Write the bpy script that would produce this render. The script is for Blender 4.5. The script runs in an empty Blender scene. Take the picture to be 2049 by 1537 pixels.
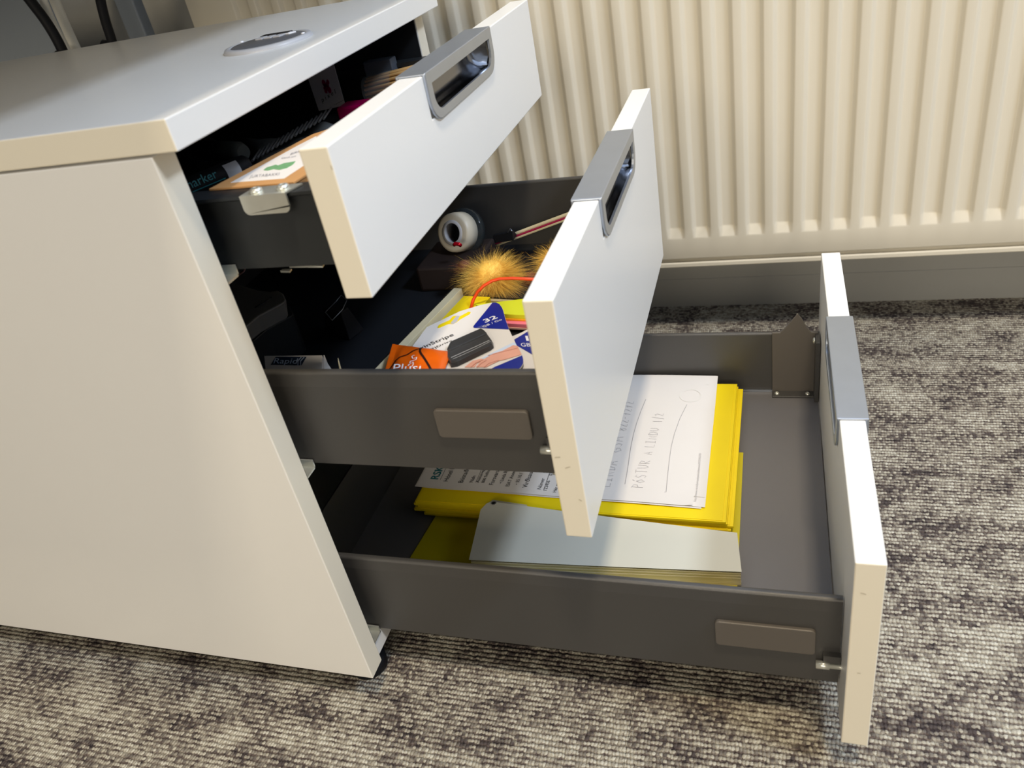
import bpy, bmesh, math, random
from mathutils import Vector, Matrix
random.seed(7)
C = bpy.context.scene.collection
S = bpy.context.scene

# ------------------------------------------------------------------ camera
CR = ((0.9448013526692204, 0.2728654454818272, -0.18136938180523093),
      (-0.0007722779749091413, 0.5554098245343404, 0.8315764128433764),
      (0.3276428048670318, -0.7855344521233529, 0.5249626814794798))
CP = Vector((0.32965, -0.360177, 0.596202))
F, PX, PY = 1573.089, 1001.98, 747.74
cam = bpy.data.cameras.new('camera')
co = bpy.data.objects.new('camera', cam)
C.objects.link(co)
m = Matrix(CR).transposed().to_4x4()
m.translation = CP
co.matrix_world = m
cam.sensor_width = 36
cam.lens = F / 2049 * 36
cam.shift_x = (1024.5 - PX) / 2049
cam.shift_y = (PY - 768.5) / 2049
cam.clip_start = 0.01
cam.dof.use_dof = True
cam.dof.focus_distance = 0.72
cam.dof.aperture_fstop = 9.0
S.camera = co

# ------------------------------------------------------------------ light and exposure
S.view_settings.view_transform = 'Standard'
S.view_settings.look = 'None'
S.view_settings.exposure = 0.08
S.view_settings.gamma = 1
S.view_settings.use_curve_mapping = False
w = bpy.data.worlds.new('room_world')
S.world = w
w.use_nodes = True
w.node_tree.nodes['Background'].inputs[0].default_value = (0.75, 0.82, 0.95, 1)
w.node_tree.nodes['Background'].inputs[1].default_value = 0.1


def area(name, loc, target, sx, sy, watt, col):
    l = bpy.data.lights.new(name, 'AREA')
    l.shape = 'RECTANGLE'
    l.size, l.size_y, l.energy, l.color = sx, sy, watt, col
    o = bpy.data.objects.new(name, l)
    C.objects.link(o)
    o.location = loc
    o.rotation_euler = (Vector(target) - Vector(loc)).to_track_quat('-Z', 'Y').to_euler()
    return o


WARM = (1.0, 0.84, 0.60)
area('ceiling_lamp_light', (0.62, -0.50, 2.56), (0.62, -0.50, 0), 0.22, 0.22, 36, WARM)
area('daylight_lamp_light', (2.1, -0.42, 2.35), (0.3, 0.1, 0.4), 0.5, 0.3, 43, (0.73, 0.84, 1.0))
area('warm_fill_light', (0.2, -3.15, 1.45), (0.2, 0, 0.35), 2.2, 0.9, 52, (1.0, 0.88, 0.69))  # added warm fill to brighten the near-facing sides
area('sky_window_light', (0.9, 0.69, 1.62), (0.45, -0.6, 0.2), 2.4, 1.1, 16, (0.55, 0.72, 1.0))
area('ceiling_lamp_light', (-1.0, -2.4, 2.56), (-1.0, -2.4, 0), 0.5, 0.5, 4, WARM)
area('window_light', (2.9, -0.75, 1.45), (0.3, 0.1, 0.5), 1.7, 1.3, 5, (0.72, 0.84, 1.0))


# ------------------------------------------------------------------ helpers
def at(px, py, z):
    """point of the photograph on the level z"""
    r = Matrix(CR).transposed() @ Vector(((px - PX) / F, -(py - PY) / F, -1))
    t = (z - CP.z) / r.z
    return CP + r * t


def cream_edges(o, axes, inside=None):
    """the edge band of a board is creamier than its faces"""
    o.data.materials.append(M['edge'])
    for p in o.data.polygons:
        if any(abs(p.normal[a]) > .6 for a in axes):
            p.material_index = 1
    return o


def srgb(r, g, b):
    f = lambda c: (c / 255 / 12.92) if c <= 10 else ((c / 255 + 0.055) / 1.055) ** 2.4
    return (f(r), f(g), f(b), 1)


def mat(name, col, rough=0.5, metal=0.0, noise=0.0, nscale=200, bump=0.0, bscale=600, spec=0.5, trans=0, alpha=1, coat=0, aniso=0):
    m = bpy.data.materials.new(name)
    m.use_nodes = True
    t = m.node_tree
    b = t.nodes['Principled BSDF']
    b.inputs['Base Color'].default_value = col
    b.inputs['Roughness'].default_value = rough
    b.inputs['Metallic'].default_value = metal
    b.inputs['Specular IOR Level'].default_value = spec
    b.inputs['Transmission Weight'].default_value = trans
    b.inputs['Alpha'].default_value = alpha
    b.inputs['Coat Weight'].default_value = coat
    if noise or bump:
        g = t.nodes.new('ShaderNodeNewGeometry')
        n = t.nodes.new('ShaderNodeTexNoise')
        n.inputs['Scale'].default_value = nscale
        n.inputs['Detail'].default_value = 3
        t.links.new(g.outputs['Position'], n.inputs['Vector'])
        if noise:
            mx = t.nodes.new('ShaderNodeMix')
            mx.data_type = 'RGBA'
            mx.inputs[6].default_value = tuple(c * (1 - noise) for c in col[:3]) + (1,)
            mx.inputs[7].default_value = tuple(min(1, c * (1 + noise)) for c in col[:3]) + (1,)
            t.links.new(n.outputs['Fac'], mx.inputs[0])
            t.links.new(mx.outputs[2], b.inputs['Base Color'])
        if bump:
            n2 = t.nodes.new('ShaderNodeTexNoise')
            n2.inputs['Scale'].default_value = bscale
            t.links.new(g.outputs['Position'], n2.inputs['Vector'])
            bp = t.nodes.new('ShaderNodeBump')
            bp.inputs['Strength'].default_value = bump
            bp.inputs['Distance'].default_value = 0.001
            t.links.new(n2.outputs['Fac'], bp.inputs['Height'])
            t.links.new(bp.outputs[0], b.inputs['Normal'])
    return m


M = {}
M['laminate'] = mat('white_laminate', (0.81, 0.80, 0.775, 1), 0.32, noise=0.012, nscale=9, bump=0.04, bscale=900)
M['edge'] = mat('cream_edge_band', (0.80, 0.745, 0.62, 1), 0.42)
M['anthracite'] = mat('anthracite_painted_steel', (0.074, 0.072, 0.071, 1), 0.36, 0.3, noise=0.06, nscale=700, bump=0.15, bscale=2500)
M['darksteel'] = mat('darker_steel', (0.024, 0.027, 0.030, 1), 0.38, 0.2, bump=.1, bscale=2500)  # darker tone than the lower drawers' steel
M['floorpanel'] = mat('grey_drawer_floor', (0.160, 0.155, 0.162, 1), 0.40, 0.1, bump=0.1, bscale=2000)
M['scuff'] = mat('scuff_mark', (0.42, 0.37, 0.28, 1), 0.7)
M['bare'] = mat('brushed_steel', (0.46, 0.51, 0.60, 1), 0.36, 0.92, noise=0.05, nscale=60)
M['chrome'] = mat('polished_cup', (0.20, 0.205, 0.225, 1), 0.16, 1.0)
M['zinc'] = mat('zinc_plate', (0.74, 0.75, 0.69, 1), 0.28, 0.75, noise=0.1, nscale=90)
M['cap'] = mat('taupe_plastic', (0.120, 0.108, 0.097, 1), 0.42, 0.15, bump=0.1, bscale=2000)
M['black'] = mat('black_plastic', (0.006, 0.0065, 0.009, 1), 0.6, spec=0.25)
M['dark'] = mat('dark_plastic_and_shade', (0.014, 0.016, 0.020, 1), 0.45, spec=0.3)
M['grey'] = mat('grey_plastic', (0.17, 0.168, 0.165, 1), 0.45)
M['lid'] = mat('slate_plastic', (0.10, 0.105, 0.12, 1), 0.4)
M['lightgrey'] = mat('light_grey_plastic', (0.50, 0.50, 0.52, 1), 0.35)
M['radiator'] = mat('cream_enamel', (0.68, 0.635, 0.535, 1), 0.32, noise=0.01, nscale=20)
M['wall'] = mat('painted_wall', (0.36, 0.36, 0.345, 1), 0.8, noise=0.03, nscale=30, bump=0.2, bscale=250)
M['roomwall'] = mat('white_wall', (0.30, 0.30, 0.30, 1), 0.85, bump=0.2, bscale=250)
M['paper'] = mat('white_paper', (0.73, 0.70, 0.675, 1), 0.75, noise=0.02, nscale=25)
M['pages'] = mat('cream_paper', (0.62, 0.56, 0.38, 1), 0.8, noise=0.15, nscale=40)
M['ink'] = mat('black_ink', (0.02, 0.02, 0.025, 1), 0.6)
M['greyink'] = mat('pencil_grey', (0.36, 0.35, 0.37, 1), 0.7)
M['faint'] = mat('faint_print', (0.73, 0.71, 0.68, 1), 0.7)
M['foot'] = mat('small_print_grey', (0.52, 0.50, 0.50, 1), 0.7)
M['teal'] = mat('teal_ink', (0.02, 0.16, 0.19, 1), 0.6)
M['yellow'] = mat('yellow_card', (0.86, 0.66, 0.0, 1), 0.55, noise=0.05, nscale=30)
M['yellow2'] = mat('yellow_plastic_sleeve', (0.62, 0.53, 0.01, 1), 0.35, noise=0.05, nscale=14)
M['neon'] = mat('neon_yellow_paper', (0.72, 0.80, 0.02, 1), 0.6)
M['orangep'] = mat('orange_paper', (0.95, 0.42, 0.01, 1), 0.6)
M['pink'] = mat('pink_paper', (0.92, 0.22, 0.33, 1), 0.6)
M['palepink'] = mat('pale_pink_paper', (0.85, 0.5, 0.45, 1), 0.6)
M['blue'] = mat('royal_blue_print', (0.005, 0.016, 0.27, 1), 0.4)
M['white'] = mat('white_print', (0.85, 0.85, 0.88, 1), 0.5)
M['sachet'] = mat('orange_foil', (0.72, 0.115, 0.004, 1), 0.30, noise=0.12, nscale=60, bump=0.3, bscale=90)
M['choco'] = mat('dark_brown_print', (0.025, 0.008, 0.005, 1), 0.4)
M['skin'] = mat('skin_print', (0.75, 0.38, 0.29, 1), 0.5, noise=0.1, nscale=90)
M['skin2'] = mat('deep_skin_print', (0.42, 0.13, 0.09, 1), 0.5)
M['paleblue'] = mat('pale_blue_print', (0.58, 0.68, 0.86, 1), 0.5)
M['usb'] = mat('glossy_black', (0.003, 0.0035, 0.005, 1), 0.2, spec=0.35)
M['usb2'] = mat('charcoal_gloss', (0.007, 0.007, 0.009, 1), 0.35, spec=0.3)
M['fur'] = mat('straw_fur', (0.88, 0.57, 0.11, 1), 0.7)
M['fur2'] = mat('brown_fur', (0.20, 0.07, 0.035, 1), 0.8)
M['cord'] = mat('red_orange_cord', (0.85, 0.07, 0.01, 1), 0.4)
M['redfoil'] = mat('red_foil', (0.75, 0.01, 0.03, 1), 0.2, 0.6)
M['tape'] = mat('cream_tape', (0.66, 0.60, 0.48, 1), 0.4)
M['kraft'] = mat('kraft_card', (0.52, 0.27, 0.10, 1), 0.7, noise=0.08, nscale=50)
M['green'] = mat('green_print', (0.16, 0.36, 0.17, 1), 0.6, noise=0.25, nscale=260)
M['magenta'] = mat('magenta_plastic', (0.35, 0.0, 0.07, 1), 0.3)
M['wood'] = mat('pale_wood', (0.62, 0.36, 0.13, 1), 0.6, noise=0.1, nscale=150)
M['smoke'] = mat('smoky_clear_plastic', (0.6, 0.66, 0.68, 1), 0.06, alpha=0.13, spec=0.6)
M['darksmoke'] = mat('dark_smoky_plastic', (0.04, 0.05, 0.055, 1), 0.1, alpha=0.5, spec=0.4)
M['clear'] = mat('clear_blister_plastic', (0.8, 0.8, 0.8, 1), 0.03, alpha=0.05, spec=0.3)
M['whitecable'] = mat('white_cable', (0.90, 0.88, 0.80, 1), 0.5)
M['navy'] = mat('navy_print', (0.006, 0.022, 0.06, 1), 0.5)
M['cyan'] = mat('cyan_print', (0.03, 0.30, 0.34, 1), 0.5)
M['desk'] = mat('desk_laminate', (0.55, 0.55, 0.53, 1), 0.4)
M['ceiling'] = mat('ceiling_tile', (0.35, 0.35, 0.34, 1), 0.9)
M['bluegrey'] = mat('blue_grey_panel', (0.30, 0.34, 0.39, 1), 0.6)


class MB:
    """collects faces, then links them as one mesh object"""

    def __init__(s):
        s.bm = bmesh.new()

    def face(s, pts, smooth=False):
        f = s.bm.faces.new([s.bm.verts.new(p) for p in pts])
        f.smooth = smooth
        return s

    def box(s, x0, x1, y0, y1, z0, z1, mx=None):
        v = [s.bm.verts.new(Vector(p) if mx is None else mx @ Vector(p)) for p in
             ((x0, y0, z0), (x1, y0, z0), (x1, y1, z0), (x0, y1, z0), (x0, y0, z1), (x1, y0, z1), (x1, y1, z1), (x0, y1, z1))]
        for q in ((0, 3, 2, 1), (4, 5, 6, 7), (0, 1, 5, 4), (1, 2, 6, 5), (2, 3, 7, 6), (3, 0, 4, 7)):
            s.bm.faces.new([v[i] for i in q])
        return s

    def prism(s, a, b, smooth=False):
        """two matching loops joined and closed"""
        A = [s.bm.verts.new(p) for p in a]
        B = [s.bm.verts.new(p) for p in b]
        n = len(A)
        s.bm.faces.new(A[::-1])
        s.bm.faces.new(B)
        for i in range(n):
            f = s.bm.faces.new((A[i], A[(i + 1) % n], B[(i + 1) % n], B[i]))
            f.smooth = smooth
        return s

    def slab(s, poly, z0, z1):
        return s.prism([(p[0], p[1], z0) for p in poly], [(p[0], p[1], z1) for p in poly])

    def rings(s, loops, close=True, caps=False, smooth=True):
        R = [[s.bm.verts.new(p) for p in l] for l in loops]
        n = len(R[0])
        for a, b in zip(R, R[1:]):
            for i in range(n if close else n - 1):
                j = (i + 1) % n
                f = s.bm.faces.new((a[i], a[j], b[j], b[i]))
                f.smooth = smooth
        if caps:
            s.bm.faces.new(R[0][::-1])
            s.bm.faces.new(R[-1])
        return s

    def tube(s, pts, r, n=10, caps=True):
        pts = [Vector(p) for p in pts]
        loops = []
        prev = None
        for i, p in enumerate(pts):
            d = (pts[min(i + 1, len(pts) - 1)] - pts[max(i - 1, 0)]).normalized()
            u = prev if prev is not None else (Vector((0, 0, 1)) if abs(d.z) < .9 else Vector((1, 0, 0)))
            u = (u - d * u.dot(d)).normalized()
            prev = u
            v = d.cross(u)
            rr = r[i] if isinstance(r, (list, tuple)) else r
            loops.append([p + (u * math.cos(k * 2 * math.pi / n) + v * math.sin(k * 2 * math.pi / n)) * rr for k in range(n)])
        return s.rings(loops, caps=caps)

    def lathe(s, c, ax, prof, n=40, caps=False):
        """prof: (radius, height along ax)"""
        c, ax = Vector(c), Vector(ax).normalized()
        u = ax.orthogonal().normalized()
        v = ax.cross(u)
        return s.rings([[c + ax * h + (u * math.cos(k * 2 * math.pi / n) + v * math.sin(k * 2 * math.pi / n)) * r for k in range(n)] for r, h in prof], caps=caps)

    def ribbon(s, pts, wd, n=Vector((0, 0, 1))):
        pts = [Vector(p) for p in pts]
        L, R = [], []
        for i, p in enumerate(pts):
            d = (pts[min(i + 1, len(pts) - 1)] - pts[max(i - 1, 0)]).normalized()
            q = d.cross(n).normalized() * (wd / 2)
            L.append(s.bm.verts.new(p + q))
            R.append(s.bm.verts.new(p - q))
        for i in range(len(pts) - 1):
            s.bm.faces.new((L[i], L[i + 1], R[i + 1], R[i]))
        return s

    def build(s, name, material, parent=None, bevel=0, seg=2, ang=30, normals=True):
        bm = s.bm
        if normals:
            bmesh.ops.recalc_face_normals(bm, faces=bm.faces)
        if bevel:
            es = [e for e in bm.edges if len(e.link_faces) == 2 and e.calc_face_angle(0) > math.radians(ang)]
            bmesh.ops.bevel(bm, geom=es, offset=bevel, segments=seg, affect='EDGES', profile=0.5, clamp_overlap=True)
            if seg > 1:
                for f in bm.faces:
                    f.smooth = False
        if parent is not None:
            off = Vector((0, 0, 0))
            p = parent
            while p:
                off += p.location
                p = p.parent
            bmesh.ops.translate(bm, verts=bm.verts, vec=-off)
        me = bpy.data.meshes.new(name)
        bm.to_mesh(me)
        bm.free()
        me.materials.append(material)
        o = bpy.data.objects.new(name, me)
        C.objects.link(o)
        if parent is not None:
            o.parent = parent
        return o


def tag(o, label, cat, group=None):
    o['label'], o['category'] = label, cat
    if group:
        o['group'] = group
    return o


def thing(name, label, cat, loc=(0, 0, 0), group=None):
    o = bpy.data.objects.new(name, None)
    o.empty_display_size = 0.02
    C.objects.link(o)
    o.location = loc
    return tag(o, label, cat, group)


def struct(o):
    o['kind'] = 'structure'
    return o


_tc = {}


def text_faces(mb, s, origin, U, V, width=None, height=None, bold=False):
    """lettering laid flat: left end at origin, along U, letters rising along V"""
    if s not in _tc:
        cu = bpy.data.curves.new('lettering', 'FONT')
        cu.body = s
        cu.resolution_u = 3
        if bold:
            cu.offset = 0.02
        ob = bpy.data.objects.new('lettering', cu)
        C.objects.link(ob)
        dg = bpy.context.evaluated_depsgraph_get()
        me = bpy.data.meshes.new_from_object(ob.evaluated_get(dg))
        vs = [v.co.copy() for v in me.vertices]
        fs = [tuple(p.vertices) for p in me.polygons]
        bpy.data.meshes.remove(me)
        bpy.data.objects.remove(ob)
        bpy.data.curves.remove(cu)
        _tc[s] = (vs, fs)
    vs, fs = _tc[s]
    x0, x1 = min(v.x for v in vs), max(v.x for v in vs)
    y1 = max(v.y for v in vs)
    U, V = Vector(U).normalized(), Vector(V).normalized()
    sy = height / y1
    sx = (width / (x1 - x0)) if width else sy
    origin = Vector(origin)
    B = [mb.bm.verts.new(origin + U * ((v.x - x0) * sx) + V * (v.y * sy)) for v in vs]
    for f in fs:
        try:
            mb.bm.faces.new([B[i] for i in f])
        except ValueError:
            pass
    return mb


# simple pen strokes on a 0..1 by 0..1.4 letter cell
PEN = {'L': [[(0.1, 1.4), (0.05, 0), (0.8, 0.05)]], 'I': [[(0, 1.3), (0.6, 1.35)], [(0.3, 1.3), (0.3, 0.05)], [(0, 0), (0.7, 0.05)]],
       'Z': [[(0, 1.3), (0.8, 1.35), (0.2, 0.1), (0.9, 0)]], 'M': [[(0, 0), (0.15, 1.3), (0.45, 0.5), (0.8, 1.3), (0.95, 0)]],
       'D': [[(0.1, 0), (0.1, 1.3)], [(0, 1.3), (0.6, 1.2), (0.9, 0.7), (0.6, 0.1), (0, 0)]], 'A': [[(0, 0), (0.45, 1.4), (0.9, 0)], [(0.2, 0.5), (0.8, 0.5)]],
       'G': [[(0.9, 1.2), (0.4, 1.4), (0, 0.7), (0.4, 0), (0.9, 0.2), (0.9, 0.65), (0.5, 0.6)]], 'S': [[(0.8, 1.25), (0.4, 1.4), (0.1, 1.0), (0.7, 0.5), (0.5, 0), (0.05, 0.15)]],
       '8': [[(0.45, 0.7), (0.1, 1.0), (0.45, 1.4), (0.8, 1.0), (0.45, 0.7), (0.05, 0.35), (0.45, 0), (0.85, 0.35), (0.45, 0.7)]],
       '2': [[(0.05, 1.15), (0.4, 1.4), (0.75, 1.0), (0.1, 0.05), (0.9, 0.05)]], '-': [[(0.1, 0.6), (0.7, 0.65)]],
       '7': [[(0, 1.3), (0.8, 1.35), (0.3, 0)], [(0.2, 0.7), (0.8, 0.75)]], 'P': [[(0.1, 0), (0.15, 1.35)], [(0, 1.4), (0.7, 1.2), (0.7, 0.75), (0.15, 0.6)]],
       'O': [[(0.4, 0.95), (0.1, 0.5), (0.4, 0), (0.8, 0.4), (0.4, 0.95)], [(0.5, 1.15), (0.7, 1.4)]], 'T': [[(0, 1.3), (0.9, 1.35)], [(0.45, 1.3), (0.4, 0)]],
       'U': [[(0, 1.3), (0.1, 0.3), (0.4, 0), (0.8, 0.4), (0.85, 1.3)]], 'R': [[(0.1, 0), (0.1, 1.3)], [(0, 1.35), (0.7, 1.2), (0.6, 0.75), (0.1, 0.65), (0.8, 0)]],
       'N': [[(0, 0), (0.05, 1.3), (0.8, 0.05), (0.85, 1.3)]], '/': [[(0.1, -0.2), (0.7, 1.5)]], '1': [[(0.3, 1.35), (0.3, 0)]], ' ': []}


def handwriting(mb, s, p0, p1, hgt, V, wd):
    p0, p1 = Vector(p0), Vector(p1)
    U = (p1 - p0) / len(s)
    for i, ch in enumerate(s):
        for st in PEN[ch]:
            mb.ribbon([p0 + U * (i + x * 0.78) + V * (y / 1.4 * hgt * (1 + 0.1 * math.sin(i * 2.3))) for x, y in st], wd)
    return mb


# ------------------------------------------------------------------ the setting
YW = 0.7183
X0, X1, Y0R, ZC = -2.6, 3.0, -3.2, 2.60
flo = struct(MB().box(X0, X1, Y0R, YW + .1, -0.06, -0.0045).build('floor', M['dark']))
wl3 = MB().box(X0 - .1, X1 + .1, YW, YW + 0.1, -0.06, 1.05).box(X0 - .1, X1 + .1, YW, YW + 0.1, 2.2, ZC)
wl3.box(X0 - .1, -.35, YW, YW + .1, 1.05, 2.2).box(2.15, X1 + .1, YW, YW + .1, 1.05, 2.2)
struct(wl3.build('wall_far', M['wall']))
wf = MB()
for x in (-.35, .88, 2.11):
    wf.box(x, x + .04, YW + .02, YW + .08, 1.05, 2.2)
wf.box(-.35, 2.15, YW + .02, YW + .08, 1.05, 1.09).box(-.35, 2.15, YW + .02, YW + .08, 2.16, 2.2)
struct(wf.build('window_3', M['laminate']))
struct(MB().box(X0 - 0.1, X0, Y0R, YW, -0.06, ZC).build('wall_left', M['roomwall']))
wn_ = MB().box(X0 - .1, X1 + .1, Y0R - 0.1, Y0R, -0.06, 0.9).box(X0 - .1, X1 + .1, Y0R - 0.1, Y0R, 2.0, ZC)
wn_.box(X0 - .1, -1.0, Y0R - .1, Y0R, .9, 2.0).box(1.4, X1 + .1, Y0R - .1, Y0R, .9, 2.0)
struct(wn_.build('wall_near', M['roomwall']))
wf = MB()
for x in (-1.0, 0.18, 1.36):
    wf.box(x, x + .04, Y0R - .08, Y0R - .02, .9, 2.0)
wf.box(-1, 1.4, Y0R - .08, Y0R - .02, .9, .94).box(-1, 1.4, Y0R - .08, Y0R - .02, 1.96, 2.0)
struct(wf.build('fill_frame', M['laminate']))  # unseen frame added around the opening for the warm fill
wr = MB().box(X1, X1 + .1, Y0R, YW, -0.06, 0.75).box(X1, X1 + .1, Y0R, YW, 2.2, ZC)
wr.box(X1, X1 + .1, Y0R, -1.7, .75, 2.2).box(X1, X1 + .1, .2, YW, .75, 2.2)
struct(wr.build('wall_right', M['roomwall']))
wf = MB()
for y in (-1.7, -0.77, 0.16):
    wf.box(X1 + .02, X1 + .08, y, y + .04, .75, 2.2)
wf.box(X1 + .02, X1 + .08, -1.7, .2, .75, .79).box(X1 + .02, X1 + .08, -1.7, .2, 2.16, 2.2)
struct(wf.build('window_1', M['laminate']))
struct(MB().box(X0 - .1, X1 + .1, Y0R - .1, YW + .1, ZC, ZC + .08).build('ceiling', M['ceiling']))
struct(MB().box(X0, X1, YW - 0.0012, YW, 0, 0.046).build('baseboard_far', M['wall'], bevel=0.0005))

# carpet tiles: loop pile in rows along x
cm = bpy.data.materials.new('loop_pile_carpet')
cm.use_nodes = True
t = cm.node_tree
bs = t.nodes['Principled BSDF']
bs.inputs['Roughness'].default_value = 0.9
bs.inputs['Specular IOR Level'].default_value = 0.15
geo = t.nodes.new('ShaderNodeNewGeometry')
sep = t.nodes.new('ShaderNodeSeparateXYZ')


def mth(op, a, b=None, c=None):
    n = t.nodes.new('ShaderNodeMath')
    n.operation = op
    for i, v in enumerate((a, b, c)):
        if v is None:
            continue
        if isinstance(v, (int, float)):
            n.inputs[i].default_value = v
        else:
            t.links.new(v, n.inputs[i])
    return n.outputs[0]


def noise(vec, scale, detail=2, rough=.5):
    n = t.nodes.new('ShaderNodeTexNoise')
    n.inputs['Scale'].default_value = scale
    n.inputs['Detail'].default_value = detail
    n.inputs['Roughness'].default_value = rough
    t.links.new(vec, n.inputs['Vector'])
    return n.outputs['Fac']


def comb(x, y, z=0):
    n = t.nodes.new('ShaderNodeCombineXYZ')
    for i, v in enumerate((x, y, z)):
        if isinstance(v, (int, float)):
            n.inputs[i].default_value = v
        else:
            t.links.new(v, n.inputs[i])
    return n.outputs[0]


t.links.new(geo.outputs['Position'], sep.inputs[0])
ROW, LOOP = 0.0047, 0.0029
X, Y = sep.outputs[0], sep.outputs[1]
wob = mth('MULTIPLY', mth('SUBTRACT', noise(geo.outputs['Position'], 170, 3, .6), 0.5), 0.0040)
yr = mth('DIVIDE', mth('ADD', Y, wob), ROW)
row = mth('FLOOR', yr)
fy = mth('SUBTRACT', mth('FRACT', yr), 0.5)
wn0 = t.nodes.new('ShaderNodeTexWhiteNoise')
wn0.noise_dimensions = '1D'
t.links.new(row, wn0.inputs['W'])
xr = mth('ADD', mth('DIVIDE', mth('ADD', X, mth('MULTIPLY', wob, 0.8)), LOOP), mth('MULTIPLY', wn0.outputs['Value'], 7.0))
cx_ = mth('FLOOR', xr)
fx = mth('SUBTRACT', mth('FRACT', xr), 0.5)
wn = t.nodes.new('ShaderNodeTexWhiteNoise')
wn.noise_dimensions = '2D'
t.links.new(comb(cx_, row), wn.inputs['Vector'])
# distance to the loop's crown -> round loop
h = mth('SUBTRACT', 1.0, mth('ADD', mth('MULTIPLY', mth('MULTIPLY', fy, fy), 3.4), mth('MULTIPLY', mth('MULTIPLY', fx, fx), 1.7)))
h = mth('SUBTRACT', h, mth('MULTIPLY', wn.outputs['Value'], 0.25))
# yarn colour: pale beads in rows, darker dashes of yarn running between them
oi = t.nodes.new('ShaderNodeObjectInfo')


def ramp_of(fac, stops):
    r = t.nodes.new('ShaderNodeValToRGB')
    cr = r.color_ramp
    cr.elements[0].position, cr.elements[0].color = stops[0][0], stops[0][1] + (1,)
    cr.elements[1].position, cr.elements[1].color = stops[-1][0], stops[-1][1] + (1,)
    for p_, c_ in stops[1:-1]:
        e = cr.elements.new(p_)
        e.color = c_ + (1,)
    t.links.new(fac, r.inputs[0])
    return r.outputs[0]


rowg = mth('FLOOR', mth('ADD', yr, 0.5))
runs = noise(comb(mth('MULTIPLY', X, 150.0), mth('MULTIPLY', rowg, 3.7), mth('MULTIPLY', oi.outputs['Random'], 40)), 1.0, 2, .65)
cloud = noise(comb(X, mth('MULTIPLY', Y, 1.9), mth('MULTIPLY', oi.outputs['Random'], 9)), 17.0, 4, .62)
gv = mth('ADD', mth('MULTIPLY', runs, 0.62), mth('MULTIPLY', cloud, 0.55))
gcol = ramp_of(gv, [(0.44, (0.038, 0.030, 0.032)), (0.56, (0.13, 0.10, 0.088)), (0.66, (0.30, 0.265, 0.215)), (0.78, (0.46, 0.43, 0.35))])
bv = mth('ADD', mth('ADD', mth('MULTIPLY', cloud, 0.85), mth('MULTIPLY', runs, 0.22)), mth('MULTIPLY', wn.outputs['Value'], 0.28))
bcol = ramp_of(bv, [(0.50, (0.075, 0.062, 0.060)), (0.62, (0.27, 0.245, 0.205)), (0.72, (0.41, 0.38, 0.31)), (0.88, (0.55, 0.53, 0.455))])
ay = mth('ADD', mth('ABSOLUTE', fy), mth('MULTIPLY', mth('MULTIPLY', fx, fx), 0.55))
msk = t.nodes.new('ShaderNodeMapRange')
msk.interpolation_type = 'SMOOTHSTEP'
t.links.new(ay, msk.inputs[0])
msk.inputs[1].default_value, msk.inputs[2].default_value, msk.inputs[3].default_value, msk.inputs[4].default_value = 0.24, 0.40, 0.0, 1.0
mxc = t.nodes.new('ShaderNodeMix')
mxc.data_type = 'RGBA'
t.links.new(msk.outputs[0], mxc.inputs[0])
t.links.new(bcol, mxc.inputs[6])
t.links.new(gcol, mxc.inputs[7])
fz = t.nodes.new('ShaderNodeMapRange')
t.links.new(noise(geo.outputs['Position'], 1300, 2), fz.inputs[0])
fz.inputs[1].default_value, fz.inputs[2].default_value, fz.inputs[3].default_value, fz.inputs[4].default_value = .3, .7, .78, 1.18
fm = t.nodes.new('ShaderNodeMix')
fm.data_type = 'RGBA'
fm.blend_type = 'MULTIPLY'
fm.inputs[0].default_value = 1
t.links.new(mxc.outputs[2], fm.inputs[6])
t.links.new(fz.outputs[0], fm.inputs[7])
t.links.new(fm.outputs[2], bs.inputs['Base Color'])
bmp = t.nodes.new('ShaderNodeBump')
bmp.inputs['Strength'].default_value = 0.9
bmp.inputs['Distance'].default_value = 0.0016
t.links.new(h, bmp.inputs['Height'])
t.links.new(bmp.outputs[0], bs.inputs['Normal'])
TS = 0.5
ct = MB().box(0.0001, TS - 0.0001, 0.0001, TS - 0.0001, -0.0045, 0).build('carpet_tile', cm, flo, bevel=0.0004, seg=1)
tile_me = ct.data
first = True
ix0, ix1 = math.floor((X0 - 0.219) / TS), math.ceil((X1 - 0.219) / TS)
for i in range(ix0, ix1):
    for j in range(-7, 2):
        x = 0.219 + i * TS
        y = -0.16 + j * TS
        if x < X0 - .01 or x + TS > X1 + .3 or y < Y0R or y + TS > YW + .4:
            continue
        o = ct if first else ct.copy()
        if not first:
            C.objects.link(o)
        o.location = (x, y, 0)
        first = False

# ------------------------------------------------------------------ radiator
yr0 = 0.6083
YAW = 0.0087
rad = thing('radiator', 'cream panel radiator with vertical grooves mounted on the wall', 'radiator', (0, yr0, 0))
PIT, ZB, ZT, DEP = 0.03295, 0.1305, 0.735, 0.0054
rx0, rx1 = -0.398, 1.05
cols = [(rx0, 0, 0)]
k0, k1 = -16, 24
for k in range(k0, k1 + 1):
    c = 0.2089 + k * PIT
    for dx, dd in ((-0.0113, 0), (-0.0072, 1), (0.0072, 1), (0.0113, 0)):
        cols.append((c + dx, dd, 1))
cols.append((rx1, 0, 0))
rows = [(ZB, 0), (0.1600, 0), (0.1735, 1), (ZT - 0.045, 1), (ZT - 0.032, 0), (ZT, 0)]
rb = bmesh.new()
G = [[rb.verts.new((x, yr0 + x * YAW + (DEP if (d and rw) else 0), z)) for x, d, _ in cols] for z, rw in rows]
for r in range(len(rows) - 1):
    for c in range(len(cols) - 1):
        f = rb.faces.new((G[r][c], G[r][c + 1], G[r + 1][c + 1], G[r + 1][c]))
mbx = MB()
mbx.bm.free()
mbx.bm = rb
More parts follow.
